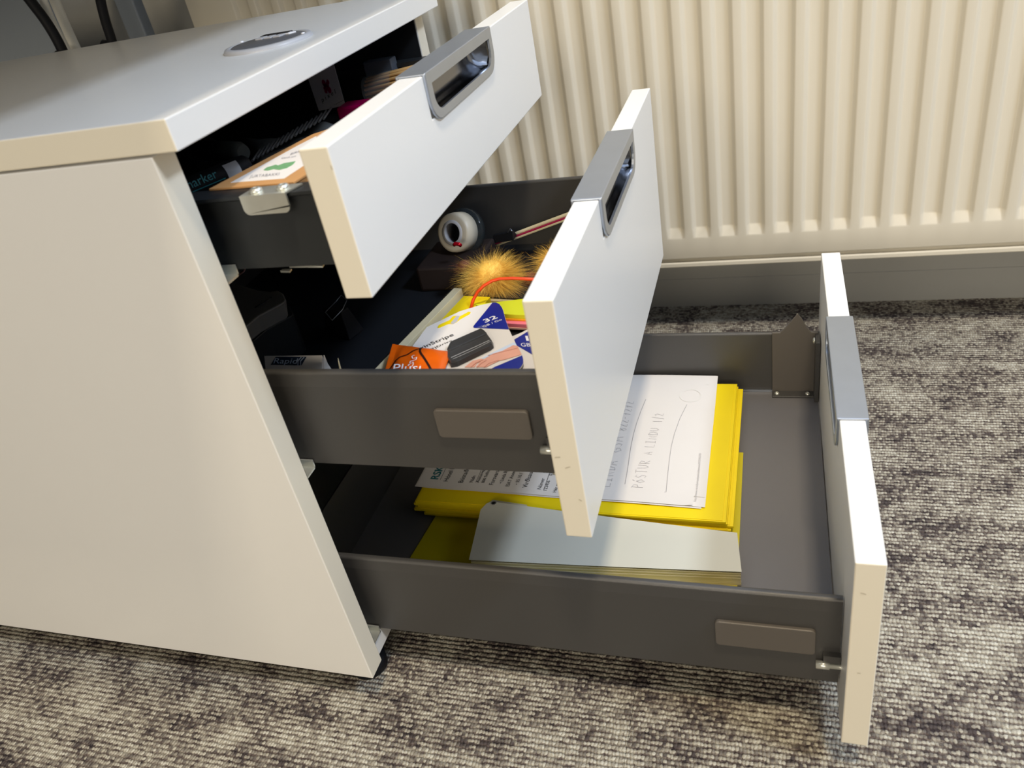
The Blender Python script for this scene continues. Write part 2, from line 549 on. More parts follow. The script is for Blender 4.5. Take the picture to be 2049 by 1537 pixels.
# folded edges
geo_e = [e for e in rb.edges if e.is_boundary]
ex = bmesh.ops.extrude_edge_only(rb, edges=geo_e)
bmesh.ops.translate(rb, verts=[v for v in ex['geom'] if isinstance(v, bmesh.types.BMVert)], vec=(0, 0.006, 0))
rf = mbx.build('front_panel', M['radiator'], rad, bevel=0.0014, seg=2, ang=20, normals=False)
for p in rf.data.polygons:
    p.use_smooth = True
ym = yr0 + 0.3 * YAW
sk = Matrix.Shear('XY', 4, (0, 0)) if False else None


def yaw_box(mb, x0, x1, y0, y1, z0, z1):
    a = [(x0, y0 + x0 * YAW, z0), (x1, y0 + x1 * YAW, z0), (x1, y1 + x1 * YAW, z0), (x0, y1 + x0 * YAW, z0)]
    return mb.prism(a, [(p[0], p[1], z1) for p in a])


yaw_box(MB(), rx0 + .002, rx1, yr0 + .0075, yr0 + .013, 0.1245, 0.140).build('bottom_groove', M['radiator'], rad)
yaw_box(MB(), rx0 + .002, rx1, yr0 + .0015, yr0 + .016, 0.1175, 0.1245).build('bottom_seam', M['radiator'], rad, bevel=0.0015)
yaw_box(MB(), rx0 + .004, rx1, yr0 + .056, yr0 + .066, 0.125, ZT).build('rear_panel', M['radiator'], rad, bevel=0.002)
yaw_box(MB(), rx0, rx0 + .003, yr0 + .004, yr0 + .066, 0.15, ZT).build('side_cover', M['radiator'], rad, bevel=0.001)
gr = MB()
for i in range(72):
    x = rx0 + 0.01 + i * 0.02
    yaw_box(gr, x, x + .012, yr0 + .006, yr0 + .058, ZT - .004, ZT - .002)
g = gr.build('top_grille', M['radiator'], rad)
g['kind'] = 'stuff'
for x in (-0.2, 0.85):
    MB().box(x, x + .03, yr0 + .066 + x * YAW, YW - .0006, .2, .68).build('wall_bracket', M['radiator'], rad)

# ------------------------------------------------------------------ pedestal cabinet
H, TT, ZBC, W = 0.5208, 0.0184, 0.035, 0.4287
TP = 0.0196
HB = H - TT
XB = -0.62
ped = thing('drawer_pedestal', 'white laminate drawer pedestal with three opened drawers, standing on grey carpet', 'cabinet', (-0.3, 0.2, 0))
cream_edges(MB().box(XB, 0.0191, 0, W, HB, H).build('top_panel', M['laminate'], ped, bevel=0.0009), (1,))
for y in (0.0004, W - TP - 0.0004):
    cream_edges(MB().box(XB, 0, y, y + TP, ZBC, HB - 0.0015).build('side_panel', M['laminate'], ped, bevel=0.0008), (0,))
MB().box(XB, XB + .016, TP + .001, W - TP - .001, ZBC, HB - .001).build('back_panel', M['laminate'], ped)
MB().box(XB + .017, -0.004, TP + .0006, W - TP - .001, ZBC + .001, ZBC + .019).build('bottom_panel', M['laminate'], ped, bevel=.0008)
for x in (XB + .05, -0.029):
    for y in (0.036, W - 0.036):
        MB().lathe((x, y, 0), (0, 0, 1), [(0.015, 0), (0.017, 0.002), (0.017, 0.014), (0.009, 0.016), (0.009, ZBC)], 24, True).build('glide_foot', M['black'], ped)

for y in (TP + .0006, W - TP - .0016):
    MB().box(XB + .017, -0.0012, y, y + .0010, ZBC + .02, HB - .002).build('dark_inner_sheet', M['dark'], ped)  # thin dark sheets over the carcass's inner faces
MB().box(XB + .017, -0.0012, TP + .002, W - TP - .002, HB - .0018, HB - .0008).build('dark_inner_sheet', M['dark'], ped)
# round power socket set in the top
sc = Vector((-0.0425, 0.2150, H))
RS = 0.0350
sk_ = MB().lathe(sc, (0, 0, 1), [(RS, -0.001), (RS, 0.001), (RS - .0012, 0.0028), (RS - .005, 0.0032), (RS - .006, 0.0018)], 64).build('cable_port', M['lightgrey'], ped)
MB().lathe(sc, (0, 0, 1), [(RS - .0058, 0.0), (RS - .0058, 0.0026), (RS - .007, 0.0032), (0.0001, 0.0034)], 64).build('port_lid', M['lid'], sk_)
dirv = (at(600, 72, H) - at(520, 84, H)).normalized()
nrv = Vector((-dirv.y, dirv.x, 0))
pc = at(549, 83, H)
for i in range(3):
    c = pc + dirv * (-0.0105 + i * 0.0085)
    a = [c + dirv * u + nrv * v for u, v in ((-.0034, -.0052), (.0034, -.0052), (.0034, .0040), (-.0034, .0040))]
    MB().prism([(p.x, p.y, H + .003) for p in a], [(p.x, p.y, H + .0044) for p in a]).build('port_key', M['lightgrey'], sk_, bevel=.0006)
    b = [c + dirv * u + nrv * v for u, v in ((-.0044, .0040), (.0050, .0040), (.0050, .0118), (-.0044, .0118))]
    MB().prism([(p.x, p.y, H + .003) for p in b], [(p.x, p.y, H + .0046) for p in b]).build('port_slot', M['black'], sk_)
c = at(580, 76, H)
a = [c + dirv * u + nrv * v for u, v in ((-.006, -.002), (.003, -.004), (.007, .001), (-.003, .004))]
MB().prism([(p.x, p.y, H + .003) for p in a], [(p.x, p.y, H + .0043) for p in a]).build('port_latch', M['white'], sk_, bevel=.0005)
for px, py in ((487, 93), (609, 76)):
    c = at(px, py, H)
    MB().lathe((c.x, c.y, H + .0032), (0, 0, 1), [(0.0015, 0), (0.0015, 0.0008), (0.0001, .001)], 12).build('port_stud', M['white'], sk_)

# drawers --------------------------------------------------------------
SN, SF = 0.0372, 0.3995       # outer faces of the metal sides
TD = 0.0177


def arc(cy, cz, r, a0, a1, n=8):
    return [(cy + r * math.cos(math.radians(a0 + (a1 - a0) * i / n)), cz + r * math.sin(math.radians(a0 + (a1 - a0) * i / n))) for i in range(n + 1)]


def uframe(y0, y1, zt, zb, r):
    return [(y0, zt)] + arc(y0 + r, zb + r, r, 180, 270) + arc(y1 - r, zb + r, r, 270, 360) + [(y1, zt)]


def drawer(xi, zt, zb, st, sb, depth, rounded, label, paint='anthracite'):
    xb = xi - depth
    th = 0.0068 if rounded else 0.0016
    box = MB()
    # side profile (y, z) seen from the front, for the near side; mirrored for the far one
    r = 0.0026
    if rounded:
        prof = [(0, sb), (0, st - 0.012), (0.0008, st - r)] + arc(r + .0008, st - r, r, 170, 90, 6) + arc(th - 0.002, st - .002, .002, 90, 0, 4) + [(th, sb + .012), (th - .001, sb)]
    else:
        prof = [(0, sb), (0, st - .004), (-0.004, st - .002), (-0.004, st), (0.013, st), (0.013, st - .004), (0.0016, st - .006), (.0016, sb)]
    for sgn, y in ((1, SN), (-1, SF)):
        l = [(xb, y + sgn * p[0], p[1]) for p in prof]
        box.prism(l, [(xi - .0008, q[1], q[2]) for q in l])
    box.box(xb, xb + .0015, SN + .002, SF - .002, sb + .002, st - .004)
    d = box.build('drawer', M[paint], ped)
    d['label'] = label
    MB().box(xb, xi - .001, SN + .002, SF - .002, sb + .0118, sb + .0134).build('drawer_floor', M['floorpanel'] if sb < .1 else M['dark'], d)  # dark colour stands in for shade on the upper drawers' floors
    # front with its notch for the handle
    n0, n1 = 0.1455, 0.2935
    y0, y1 = 0.0030, W - 0.0005
    L = [(y0, zb), (y1, zb), (y1, zt), (n1, zt), (n1, zt - .029), (n0, zt - .029), (n0, zt), (y0, zt)]
    cream_edges(MB().prism([(xi, y, z) for y, z in L], [(xi + TD, y, z) for y, z in L]).build('drawer_front', M['laminate'], d, bevel=0.0009), (1,))
    # handle: frame in front, cap over the top, frame behind
    h0, h1, zl = 0.1440, 0.2955, zt - 0.0325
    o_ = uframe(h0, h1, zt + .0012, zl, 0.017)
    i_ = uframe(h0 + .0085, h1 - .0085, zt - 0.0065, zl + .0065, 0.0115)
    hm = MB()
    for xa, xb2 in ((xi + TD - .0001, xi + TD + .0024), (xi - .0020, xi + .0001)):
        hm.rings([[(xb2, y, z) for y, z in i_], [(xb2, y, z) for y, z in o_], [(xa, y, z) for y, z in o_], [(xa, y, z) for y, z in i_], [(xb2, y, z) for y, z in i_]], smooth=False)
    hm.box(xi - .0020, xi + TD + .0024, h0, h1, zt + .0001, zt + .0017)
    hh = hm.build('handle', M['bare'], d, bevel=0.0009, seg=3)
    # cup
    xo = xi + TD + .0004
    pr = [(xo, zl + .0064), (xo - .004, zl + .0058), (xi + .008, zl + .0085), (xi + .004, zl + .014), (xi + .0025, zt - .0120), (xi + .0028, zt - .004), (xi + .006, zt - .001), (xo, zt - .0006)]
    cu = MB()
    ys = [h0 + .0085 + (h1 - h0 - .017) * i / 24 for i in range(25)]
    loops = []
    for i, y in enumerate(ys):
        tt_ = abs(i - 12) / 12.0
        s = 1 - max(0, (tt_ - .80) / .20) ** 2 * .92
        loops.append([(xo - (xo - x) * s, y, z) for x, z in pr])
    cu.rings(loops, close=False)
    cu.build('handle_cup', M['chrome'], d, normals=False)
    return d


D1 = drawer(0.0918, 0.4960, 0.4062, 0.4630, 0.4131, 0.40, False, 'shallow top drawer with darker sides', 'darksteel')
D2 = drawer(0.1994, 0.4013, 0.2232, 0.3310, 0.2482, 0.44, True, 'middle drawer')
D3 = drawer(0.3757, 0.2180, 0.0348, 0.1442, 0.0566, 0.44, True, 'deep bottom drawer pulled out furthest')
FL1, FL2, FL3 = 0.4131 + .0135, 0.2482 + .0135, 0.0566 + .0135


def rrect(x0, x1, z0, z1, r):
    p = arc(x0 + r, z0 + r, r, 180, 270, 4) + arc(x1 - r, z0 + r, r, 270, 360, 4) + arc(x1 - r, z1 - r, r, 0, 90, 4) + arc(x0 + r, z1 - r, r, 90, 180, 4)
    return p


for d, x0, x1, z0, z1 in ((D2, .1098, .1778, .2788, .3025), (D3, .2890, .3582, .0882, .1140)):
    p = rrect(x0, x1, z0, z1, .003)
    MB().prism([(x, SN - .0030, z) for x, z in p], [(x, SN + .0002, z) for x, z in p]).build('cover_cap', M['cap'], d, bevel=.0007)


def screw(c, ax, r, parent, name='screw', m='zinc', ln=.003):
    s = MB().lathe(c, ax, [(r * .4, -ln), (r * .45, 0), (r, 0), (r, r * .25), (r * .8, r * .6), (r * .35, r * .72), (r * .3, r * .45), (0.00005, r * .45)], 20)
    o = s.build(name, M[m], parent)
    return o


# runners of the three drawers and their bits
for sb, xi in ((0.4131, .0918), (0.2482, .1994), (0.0566, .3757)):
    for y0, y1 in ((TP + .001, SN - .001), (SF + .001, W - TP - .001)):
        MB().box(-.42, -.003, y0, y1, sb - .004, sb - .0025).box(-.42, -.003, y0, y0 + .0012, sb - .004, sb + .009).box(-.42, -.003, y1 - .0012, y1, sb - .004, sb + .004).build('runner', M['zinc'], ped)
for d, xi, sb in ((D2, .1994, .2482), (D3, .3757, .0566)):
    for y in (SN - .0045, SF + .0045):
        MB().lathe((xi - .017, y, sb + .024), (1, 0, 0), [(.0001, 0), (.0030, .0002), (.0030, .009), (.0020, .0095), (.0020, .017)], 16).build('front_bolt', M['zinc'], d)
        MB().box(xi - .012, xi - .0005, min(y, SN if y < .1 else SF) - (0 if y < .1 else 0), max(y, SN if y < .1 else SF), sb + .016, sb + .034).build('bolt_plate', M['anthracite'], d)
    MB().lathe((xi - .013, SN + .004, sb), (0, 0, -1), [(.002, 0), (.002, .0035), (.0001, .0036)], 10, True).build('screw', M['zinc'], d)

# bracket inside the bottom drawer, far side
yb = SF - .0072
pf = [(0.3284, FL3 + .0005), (0.3735, FL3 + .0005), (0.3735, .1465), (.3665, .1465), (.3625, .1520), (.3565, .1640), (.3550, .1655), (.3535, .1685), (.3524, .1685), (.3510, .1655), (.3425, .1535), (.3365, .1465), (0.3284, .1465)]
fb = MB().prism([(x, yb - .0022, z) for x, z in pf], [(x, yb, z) for x, z in pf]).build('front_bracket', M['cap'], D3, bevel=.0005)
MB().box(.3284, .3735, yb - .0125, yb - .002, FL3 + .0002, FL3 + .0022).box(.3705, .3750, yb - .020, yb, FL3 + .0002, .1445).build('bracket_flange', M['anthracite'], fb, bevel=.0005)
screw((.3333, yb - .0075, FL3 + .0022), (0, 0, 1), .0026, fb)
screw((.3645, yb - .0075, FL3 + .0022), (0, 0, 1), .0026, fb)
screw((.3704, yb - .006, .139), (-1, 0, 0), .0034, fb)
MB().box(-.05, .3284, yb - .0012, yb, FL3 + .0002, FL3 + .0025).build('floor_trim', M['bare'], D3)
fb2 = MB().box(.152, .1975, yb - .0022, yb, FL2 + .001, .329).build('front_bracket', M['cap'], D2, bevel=.0005)

# zinc tab screwed on the rim of the top drawer
tx0, tx1, yt = .0240, .0565, 0.0310
tb = MB()
tb.slab([(tx0, yt), (tx1, yt), (tx1 + .004, .0446), (tx0 + .002, .0446)], .4631, .4644)
tbp = tb.build('stop_bracket', M['zinc'], D1, bevel=.0002)
lp = [(tx0, .4643), (tx1, .4643), (tx1, .4555)] + arc(tx1 - .004, .4560, .004, 0, -90, 5) + arc(tx0 + .004, .4560, .004, -90, -180, 5)
MB().prism([(x, yt - .0014, z) for x, z in lp], [(x, yt, z) for x, z in lp]).build('stop_tab', M['zinc'], D1, bevel=.0003)
for px, py in ((513, 384), (567, 377)):
    c = at(px, py, .4645)
    MB().lathe((c.x, min(c.y, .0405), .4644), (0, 0, 1), [(.0038, 0), (.0041, .0006), (.0039, .0016), (.0030, .0026), (.0014, .0030), (.0012, .0018), (.00005, .0018)], 24).build('screw', M['zinc'], D1)
for d, px0, py0, px1, py1 in ((D2, 1110, 916, 1121, 915), (D2, 1131, 937, 1141, 934.5), (D2, 1158, 999.5, 1164, 1003), (D3, 1722, 1187, 1733, 1190), (D3, 1715, 1347, 1722, 1348), (D1, 661.5, 331, 665, 340)):
    sy = .0028
    r0, r1 = [CP + (Matrix(CR).transposed() @ Vector(((a - PX) / F, -(b - PY) / F, -1))) * 1 for a, b in ((px0, py0), (px1, py1))]
    p0, p1 = [CP + (r - CP) * ((sy - CP.y) / (r.y - CP.y)) for r in (r0, r1)]
    MB().ribbon([p0, p0.lerp(p1, .5) + Vector((0, 0, .0001)), p1], .0005, Vector((0, 1, 0))).build('scuff', M['scuff'], d, normals=False)

# ------------------------------------------------------------------ desk above, out of the picture
desk = thing('desk', 'grey laminate desk standing over the pedestal', 'desk', (-1.2, .3, 0))
MB().box(-2.1, 0.075, -0.14, 0.58, .72, .745).build('tabletop', M['desk'], desk, bevel=.001)
for x, y in ((-2.05, .13), (-2.05, .5), (-0.95, .5), (-0.95, .13)):
    MB().box(x, x + .05, y, y + .05, 0, .72).build('leg', M['grey'], desk, bevel=.001)

# cables hanging behind the pedestal
def cable(name, label, pts, r, m, group=None):
    p = [Vector(q) for q in pts]
    out = []
    for i in range(len(p) - 1):
        a, b, c_, d_ = p[max(i - 1, 0)], p[i], p[i + 1], p[min(i + 2, len(p) - 1)]
        for k in range(8):
            u = k / 8
            out.append(0.5 * ((2 * b) + (c_ - a) * u + (2 * a - 5 * b + 4 * c_ - d_) * u * u + (3 * b - a - 3 * c_ + d_) * u ** 3))
    out.append(p[-1])
    return tag(MB().tube(out, r, 10).build(name, M[m]), label, 'cable', group)


YC = .462


def aty(px, py, y):
    r = Matrix(CR).transposed() @ Vector(((px - PX) / F, -(py - PY) / F, -1))
    return CP + r * ((y - CP.y) / r.y)


cable('power_cable', 'black cable hanging behind the pedestal top, leftmost and curved', [aty(20, -50, YC), aty(62, 3, YC), aty(98, 52, YC), aty(128, 108, YC), aty(160, 190, YC), (-.40, YC, .05), (-.36, YC + .02, .004)], .0062, 'black')
cable('power_cable', 'straight black cable hanging behind the pedestal top, next to a grey post', [aty(192, -60, YC), aty(201, 0, YC), aty(212, 45, YC), aty(226, 90, YC), aty(245, 170, YC), (-.33, YC, .05), (-.30, YC + .02, .004)], .0056, 'black')
cable('data_cable', 'thin cream cable right beside the curved black cable', [aty(78, -30, YC + .02), aty(88, 3, YC + .02), aty(108, 50, YC + .02), aty(136, 104, YC + .02), aty(160, 160, YC + .02), (-.44, YC + .02, .05), (-.44, YC + .05, .004)], .0048, 'whitecable')
cable('data_cable', 'thick white cable hanging between the two black cables', [aty(98, -30, YC + .046), aty(110, 3, YC + .046), aty(131, 52, YC + .046), aty(154, 102, YC + .046), aty(180, 160, YC + .046), (-.34, YC + .046, .05), (-.30, YC + .08, .004)], .0062, 'whitecable')
# posts and panel behind
PX0, PX1, PX2 = aty(243, 40, .62).x, aty(280, 40, .62).x, aty(100, 50, .56).x
tag(MB().box(PX0, PX1, .62, .64, 0, .70).build('desk_post', M['bluegrey'], None, bevel=.002), 'blue grey square post behind the straight black cable', 'post')
tag(MB().box(-1.35, PX2, .56, .58, 0, .70).build('modesty_panel', M['bluegrey'], None, bevel=.002), 'pale blue grey upright panel at the far left behind the pedestal', 'panel')

# ------------------------------------------------------------------ bottom drawer: papers
def quad(pts, z):
    return [at(px, py, z) for px, py in pts]


def slabz(name, poly, z0, z1, m, parent=None, bevel=0):
    return MB().slab([(p[0], p[1]) for p in poly], z0, z1).build(name, M[m], parent, bevel=bevel)


def lip(name, label, cat, poly, z0, z1, m, group=None, bevel=.0002):
    return tag(slabz(name, poly, z0, z1, m, None, bevel), label, cat, group)


Z = FL3 + .0001
lip('plastic_sleeve', 'large translucent yellow sleeve flat on the bottom drawer floor, under the notepad', 'folder',
    [(-.001, .078), (.3016, .075), (.3012, .283), (.018, .283)], Z, Z + .0012, 'yellow2')
Z += .0013
names = ['lowest yellow card folder of the stack, lying on the drawer floor', 'second yellow card folder from the bottom of the stack', 'third yellow card folder from the bottom of the stack',
         'fourth yellow card folder, its corner jutting out at the right', 'fifth yellow card folder, just under the topmost one', 'topmost yellow card folder, lying under the white document']
offs = [(-.006, .004, .010), (.000, -.002, .007), (.004, .000, -.004), (.006, .002, .000), (.001, .001, -.003), (0, 0, 0)]
for i, (n_, (dx, dy, dr)) in enumerate(zip(names, offs)):
    th = .0032
    a, b, c_, d_ = [(-.010 + dr, .1650 + dy), (.2905 + dx, .1625 + dy), (.2925 + dx, .3765), (-.012, .3775)]
    f = MB().slab([a, b, c_, d_], Z, Z + th - .0006).build('card_folder', M['yellow'], None, bevel=.0003)
    tag(f, n_, 'folder', 'yellow card folders stacked in the bottom drawer')
    MB().slab([(a[0] + .002, a[1] + .0012), (b[0] - .003, b[1] + .0012), (c_[0] - .003, c_[1] - .001), (d_[0] + .002, d_[1] - .001)], Z + th - .0006, Z + th).build('flap', M['yellow'], f, bevel=.0001)
    Z += th + .0001
# printed and handwritten sheet on top (gently waved)
ZD = Z + .0006
doc = thing('document', 'white printed and handwritten A4 document lying on the yellow folders', 'document', (.13, .27, ZD))
q = [at(835, 974, ZD), at(1408, 1017, ZD), at(1430, 757, ZD)]
ax_, ay_ = q[1].x, q[1].y
DX0, DX1 = at(835, 974, ZD).x, q[1].x
DY0, DY1 = at(835, 974, ZD).y, q[2].y


def zdoc(u, v, o=0):
    return ZD + .0012 + .0022 * max(0, v - .75) * 4 * max(0, u - .45) * 1.6 + .0008 * math.sin(u * 6) ** 2 + .0018 * max(0, .08 - u) * 8 + o


def sheet(name, du, dv, o, cut=0):
    mb = MB()
    nu, nv = 30, 16
    g = {}
    for i in range(nu + 1):
        for j in range(nv + 1):
            u, v = i / nu, j / nv
            x = DX0 + (DX1 - DX0) * u + du
            y = DY0 + (q[1].y - DY0) * u + (DY1 - q[1].y) * v + dv
            cz = zdoc(u, v, o)
            r_ = (u - .955) * 12 + (0.06 - v) * 14
            if cut and r_ > 0.55:
                cz += .004 * (r_ - .55)
            g[i, j] = mb.bm.verts.new((x, y, cz))
    for i in range(nu):
        for j in range(nv):
            if cut and i == nu - 1 and j == 0:
                continue
            f = mb.bm.faces.new((g[i, j], g[i + 1, j], g[i + 1, j + 1], g[i, j + 1]))
            f.smooth = True
    return mb.build(name, M['paper'], doc, normals=False)


sheet('sheet', -.002, -.0012, -.0010)
sheet('sheet', .0012, .0004, -.0005)
sheet('sheet', 0, 0, 0, 1)


def dz(x, y):
    u = (x - DX0) / (DX1 - DX0)
    yy = DY0 + (q[1].y - DY0) * u
    v = (y - yy) / (DY1 - q[1].y)
    return zdoc(u, v, .0003)


def on_doc(px, py):
    p = at(px, py, ZD + .0012)
    return Vector((p.x, p.y, dz(p.x, p.y)))


def drape(o):
    off = Vector(doc.location)
    for v in o.data.vertices:
        p = v.co + off
        v.co.z = dz(p.x, p.y) - off.z
    return o


UP = Vector((-1, 0, 0))
hw = MB()
cvt = lambda x, y: (1180 + x * .16916, 760 + y * .16916)
handwriting(hw, 'LINDA', on_doc(*cvt(240, 1275)), on_doc(*cvt(340, 955)), .0115, UP, .00045)
handwriting(hw, 'GSM', on_doc(*cvt(370, 865)), on_doc(*cvt(402, 670)), .0105, UP, .00045)
handwriting(hw, '822-7272', on_doc(*cvt(430, 612)), on_doc(*cvt(528, 255)), .0095, UP, .00040)
handwriting(hw, 'POSTUR', on_doc(*cvt(630, 1290)), on_doc(*cvt(722, 950)), .0110, UP, .00036)
handwriting(hw, 'A', on_doc(*cvt(735, 895)), on_doc(*cvt(745, 855)), .0080, UP, .00036)
handwriting(hw, 'LINDU', on_doc(*cvt(762, 808)), on_doc(*cvt(830, 570)), .0095, UP, .00036)
handwriting(hw, '1/2', on_doc(*cvt(855, 512)), on_doc(*cvt(880, 400)), .0100, UP, .00036)
hw.ribbon([on_doc(*cvt(*p)) for p in ((418, 1245), (448, 1080), (485, 820), (520, 650), (560, 510), (610, 370), (665, 240))], .0006)
hw.ribbon([on_doc(*cvt(*p)) for p in ((885, 1335), (905, 1335), (915, 1220), (940, 980), (965, 800), (1005, 640), (1070, 460), (1150, 300))], .0005)
drape(hw.build('handwriting', M['greyink'], doc, normals=False))
ft = MB()
text_faces(ft, 'http://www.rsk.is/fyrirtaekjaskra/thjonusta/0123456789', on_doc(*cvt(1262, 1440)), on_doc(*cvt(1322, 875)) - on_doc(*cvt(1262, 1440)), UP, width=(on_doc(*cvt(1322, 875)) - on_doc(*cvt(1262, 1440))).length, height=.0022)
drape(ft.build('footer_print', M['foot'], doc, normals=False))
st = MB()
c = on_doc(*cvt(1195, 195))
st.rings([[c + Vector((math.cos(k / 36 * 2 * math.pi), math.sin(k / 36 * 2 * math.pi), 0)) * r for k in range(36)] for r in (.0100, .0118)], smooth=False)
c = on_doc(*cvt(1400, 68))
st.rings([[c + Vector((math.cos(k / 12 * 2 * math.pi), math.sin(k / 12 * 2 * math.pi), 0)) * r for k in range(12)] for r in (.0001, .0014)], smooth=False)
drape(st.build('faint_stamp', M['faint'], doc, normals=False))
pr = MB()
c5 = lambda x, y: (820 + x * .11713, 920 + y * .11713)
lines = [('Hótel Eyja ehf', (650, 378), .0052, 1), ('Bústaður/Skrifstofa', (905, 405), .0052, 1), ('Nafn', (1078, 400), .0038, 1), ('Austurvegur 11', (1180, 405), .0034, 0), ('800 Selfoss', (1275, 410), .0034, 0),
         ('Forsvarsmenn félags', (1425, 447), .0046, 1), ('• Linda Björk', (1580, 418), .0036, 0), ('ÍSAT Atvinnugrein', (1700, 468), .0046, 1), ('• 55.10.1 Hótel', (1852, 437), .0036, 0), ('Virðisaukaskattsnúmer', (2000, 490), .0050, 1),
         ('Númer     Skráð', (2240, 512), .0040, 1), ('123456     01.10', (2340, 530), .0036, 0), ('Hér staðfestist að', (2500, 560), .0034, 0), ('ofangreint félag er', (2590, 575), .0034, 0)]
for s, p, hgt, b in lines:
    p = on_doc(*c5(*p))
    text_faces(pr, s, p, (0.02, 1, 0), UP, height=hgt)
drape(pr.build('printed_text', M['ink'], doc, normals=False))
rk = MB()
text_faces(rk, 'RSK', on_doc(*c5(480, 345)), (0.0, 1, 0), UP, height=.0085, bold=True)
drape(rk.build('letterhead', M['teal'], doc, normals=False))
for rx, ry in ((520, 350), (1128, 405), (2290, 520)):
    p = on_doc(*c5(rx, ry))
    drape(MB().ribbon([p, p + Vector((0, .05, 0))], .0004).build('ruled_line', M['ink'], doc, normals=False))

# notepad with a punched hole
pad = thing('notepad', 'thick pale grey notepad with a punched corner hole, beside the yellow folders', 'notepad', (.18, .13, FL3 + .0015))
a0 = FL3 + .0014
far_l, far_r, nr_r, nr_l = at(966, 1001, .0980), at(1475, 1066, .0885), at(1484, 1144, .0885), at(938, 1120, .0930)
far_l2 = at(985, 993, .0960)
cov = [nr_l, nr_r, far_r, far_l2, far_l]
cz = [.0910, .0868, .0868, .0930, .0930]
pb = [(p.x, p.y) for p in cov]
blk = [(x + (.0012 if i in (0, 4) else -.0006 if i in (1, 2) else 0), y + (.0003 if i in (0, 1) else -.001)) for i, (x, y) in enumerate(pb)]
mbk = MB()
N = 10
for i in range(N):
    jx, jy = random.uniform(-.0002, .0002), random.uniform(-.0001, .0002)
    lo = [(x + jx, y + jy, a0 + (cz[k] - .0008 - a0) * i / N) for k, (x, y) in enumerate(blk)]
    hi = [(x + jx, y + jy, a0 + (cz[k] - .0008 - a0) * (i + .985) / N) for k, (x, y) in enumerate(blk)]
    mbk.prism(lo, hi)
pbk = mbk.build('page_block', M['pages'], pad)
pbk['kind'] = 'stuff'
cv = MB()
nx, ny = 24, 6
g = {}


def padpt(u, v, e=0):
    near = nr_l.lerp(nr_r, u)
    far = far_l.lerp(far_r, u)
    p = near.lerp(far, v)
    zz = (.0927 + (.0882 - .0927) * u) * (1 - v) + (.0978 + (.0884 - .0978) * u) * v - .0006 * math.sin(math.pi * u) + e
    return Vector((p.x, p.y, zz))


for i in range(nx + 1):
    for j in range(ny + 1):
        p = padpt(i / nx, j / ny)
        if i == 0 and j == ny:
            p = padpt(.02, .96)
        g[i, j] = cv.bm.verts.new(p)
for i in range(nx):
    for j in range(ny):
        f = cv.bm.faces.new((g[i, j], g[i + 1, j], g[i + 1, j + 1], g[i, j + 1]))
        f.smooth = True
cvo = cv.build('cover', mat('pale_grey_cover', (0.60, 0.595, 0.52, 1), 0.5, noise=.02, nscale=20), pad, normals=False)
for f_ in cvo.data.polygons:
    pass
c = at(988, 1007, .0972)
MB().lathe((c.x, c.y, .0974), (0, 0, 1), [(.0026, .0), (.0028, .0003), (.0020, .0004), (.0019, .0001)], 16).build('hole_ring', M['grey'], cvo)
MB().lathe((c.x, c.y, .0973), (0, 0, 1), [(.0020, .0), (.0020, .0002), (.00005, .0002)], 16).build('punched_hole', M['black'], cvo)

# ------------------------------------------------------------------ middle drawer contents
# shallow box with a cream inside and dark outside
ZBX = .308
bx = thing('gift_box', 'shallow open box with cream inner walls and a black outside', 'box', (.12, .12, FL2))
A, B = at(756, 729, ZBX), at(903, 579, ZBX)
d0 = (B - A).normalized()
d0.z = 0
side = Vector((d0.y, -d0.x, 0))
A = A + d0 * -.012
Lx, Wy = (B - A).length + .004, .108


def bxp(u, v, z):
    p = A + d0 * u + side * v
    return Vector((p.x, p.y, z))


def wallbox(name, u0, u1, v0, v1, z0, z1, m, par, bev=.0003):
    l = [bxp(u0, v0, z0), bxp(u1, v0, z0), bxp(u1, v1, z0), bxp(u0, v1, z0)]
    return MB().prism(l, [Vector((p.x, p.y, z1)) for p in l]).build(name, M[m], par, bevel=bev)


Wv = min(.112, .195 - A.x)
for n_, u0, u1, v0, v1 in (('left_wall', 0, Lx, 0, .0006), ('far_wall', Lx - .0006, Lx, 0, Wv), ('near_wall', 0, .0006, 0, Wv), ('right_wall', 0, Lx, Wv - .0006, Wv)):
    wallbox(n_, u0, u1, v0, v1, FL2 + .0002, ZBX - (.008 if n_ == 'far_wall' else 0), 'black', bx, 0)
for n_, u0, u1, v0, v1 in (('inner_left_wall', .0006, Lx - .0006, .0007, .0085), ('inner_far_wall', Lx - .0045, Lx - .0007, .0085, Wv - .001), ('inner_near_wall', .0007, .0045, .0045, Wv - .001)):
    wallbox(n_, u0, u1, v0, v1, FL2 + .0012, ZBX - (.0004 if 'left' in n_ else .009), 'pages', bx, .0003)
wallbox('box_floor', .0006, Lx - .0006, .0006, Wv - .0006, FL2 + .0002, FL2 + .0012, 'pages', bx, 0)
bpy.data.materials['cream_paper'].node_tree.nodes['Principled BSDF']
# yellow packet and dark book lying in the box
wl = wallbox('notebook', .008, Lx - .012, .012, Wv - .006, FL2 + .0013, .2960, 'dark', None)
tag(wl, 'dark notebook filling the bottom of the open box', 'notebook')
wl = wallbox('envelope', .030, Lx - .006, .0125, .0380, .2961, .3035, 'yellow', None)
tag(wl, 'yellow packet in the box, under the 32 GB card', 'packet')

# sticky note pad: neon yellow, orange, pink
top = [at(950, 606, .311), at(1047, 591, .311), at(1110, 583, .311), at(1110, 652, .309), at(1043, 637, .309), at(1012, 628, .309), at(975, 640, .309)]
sn = thing('sticky_notes', 'stack of neon yellow, orange and pink sticky notes beside the blue tipped card', 'sticky notes', (top[0].x + .02, top[0].y, .2990))
pl = [(p.x, p.y) for p in top]
pl = [(min(x, .1975), y) for x, y in pl]


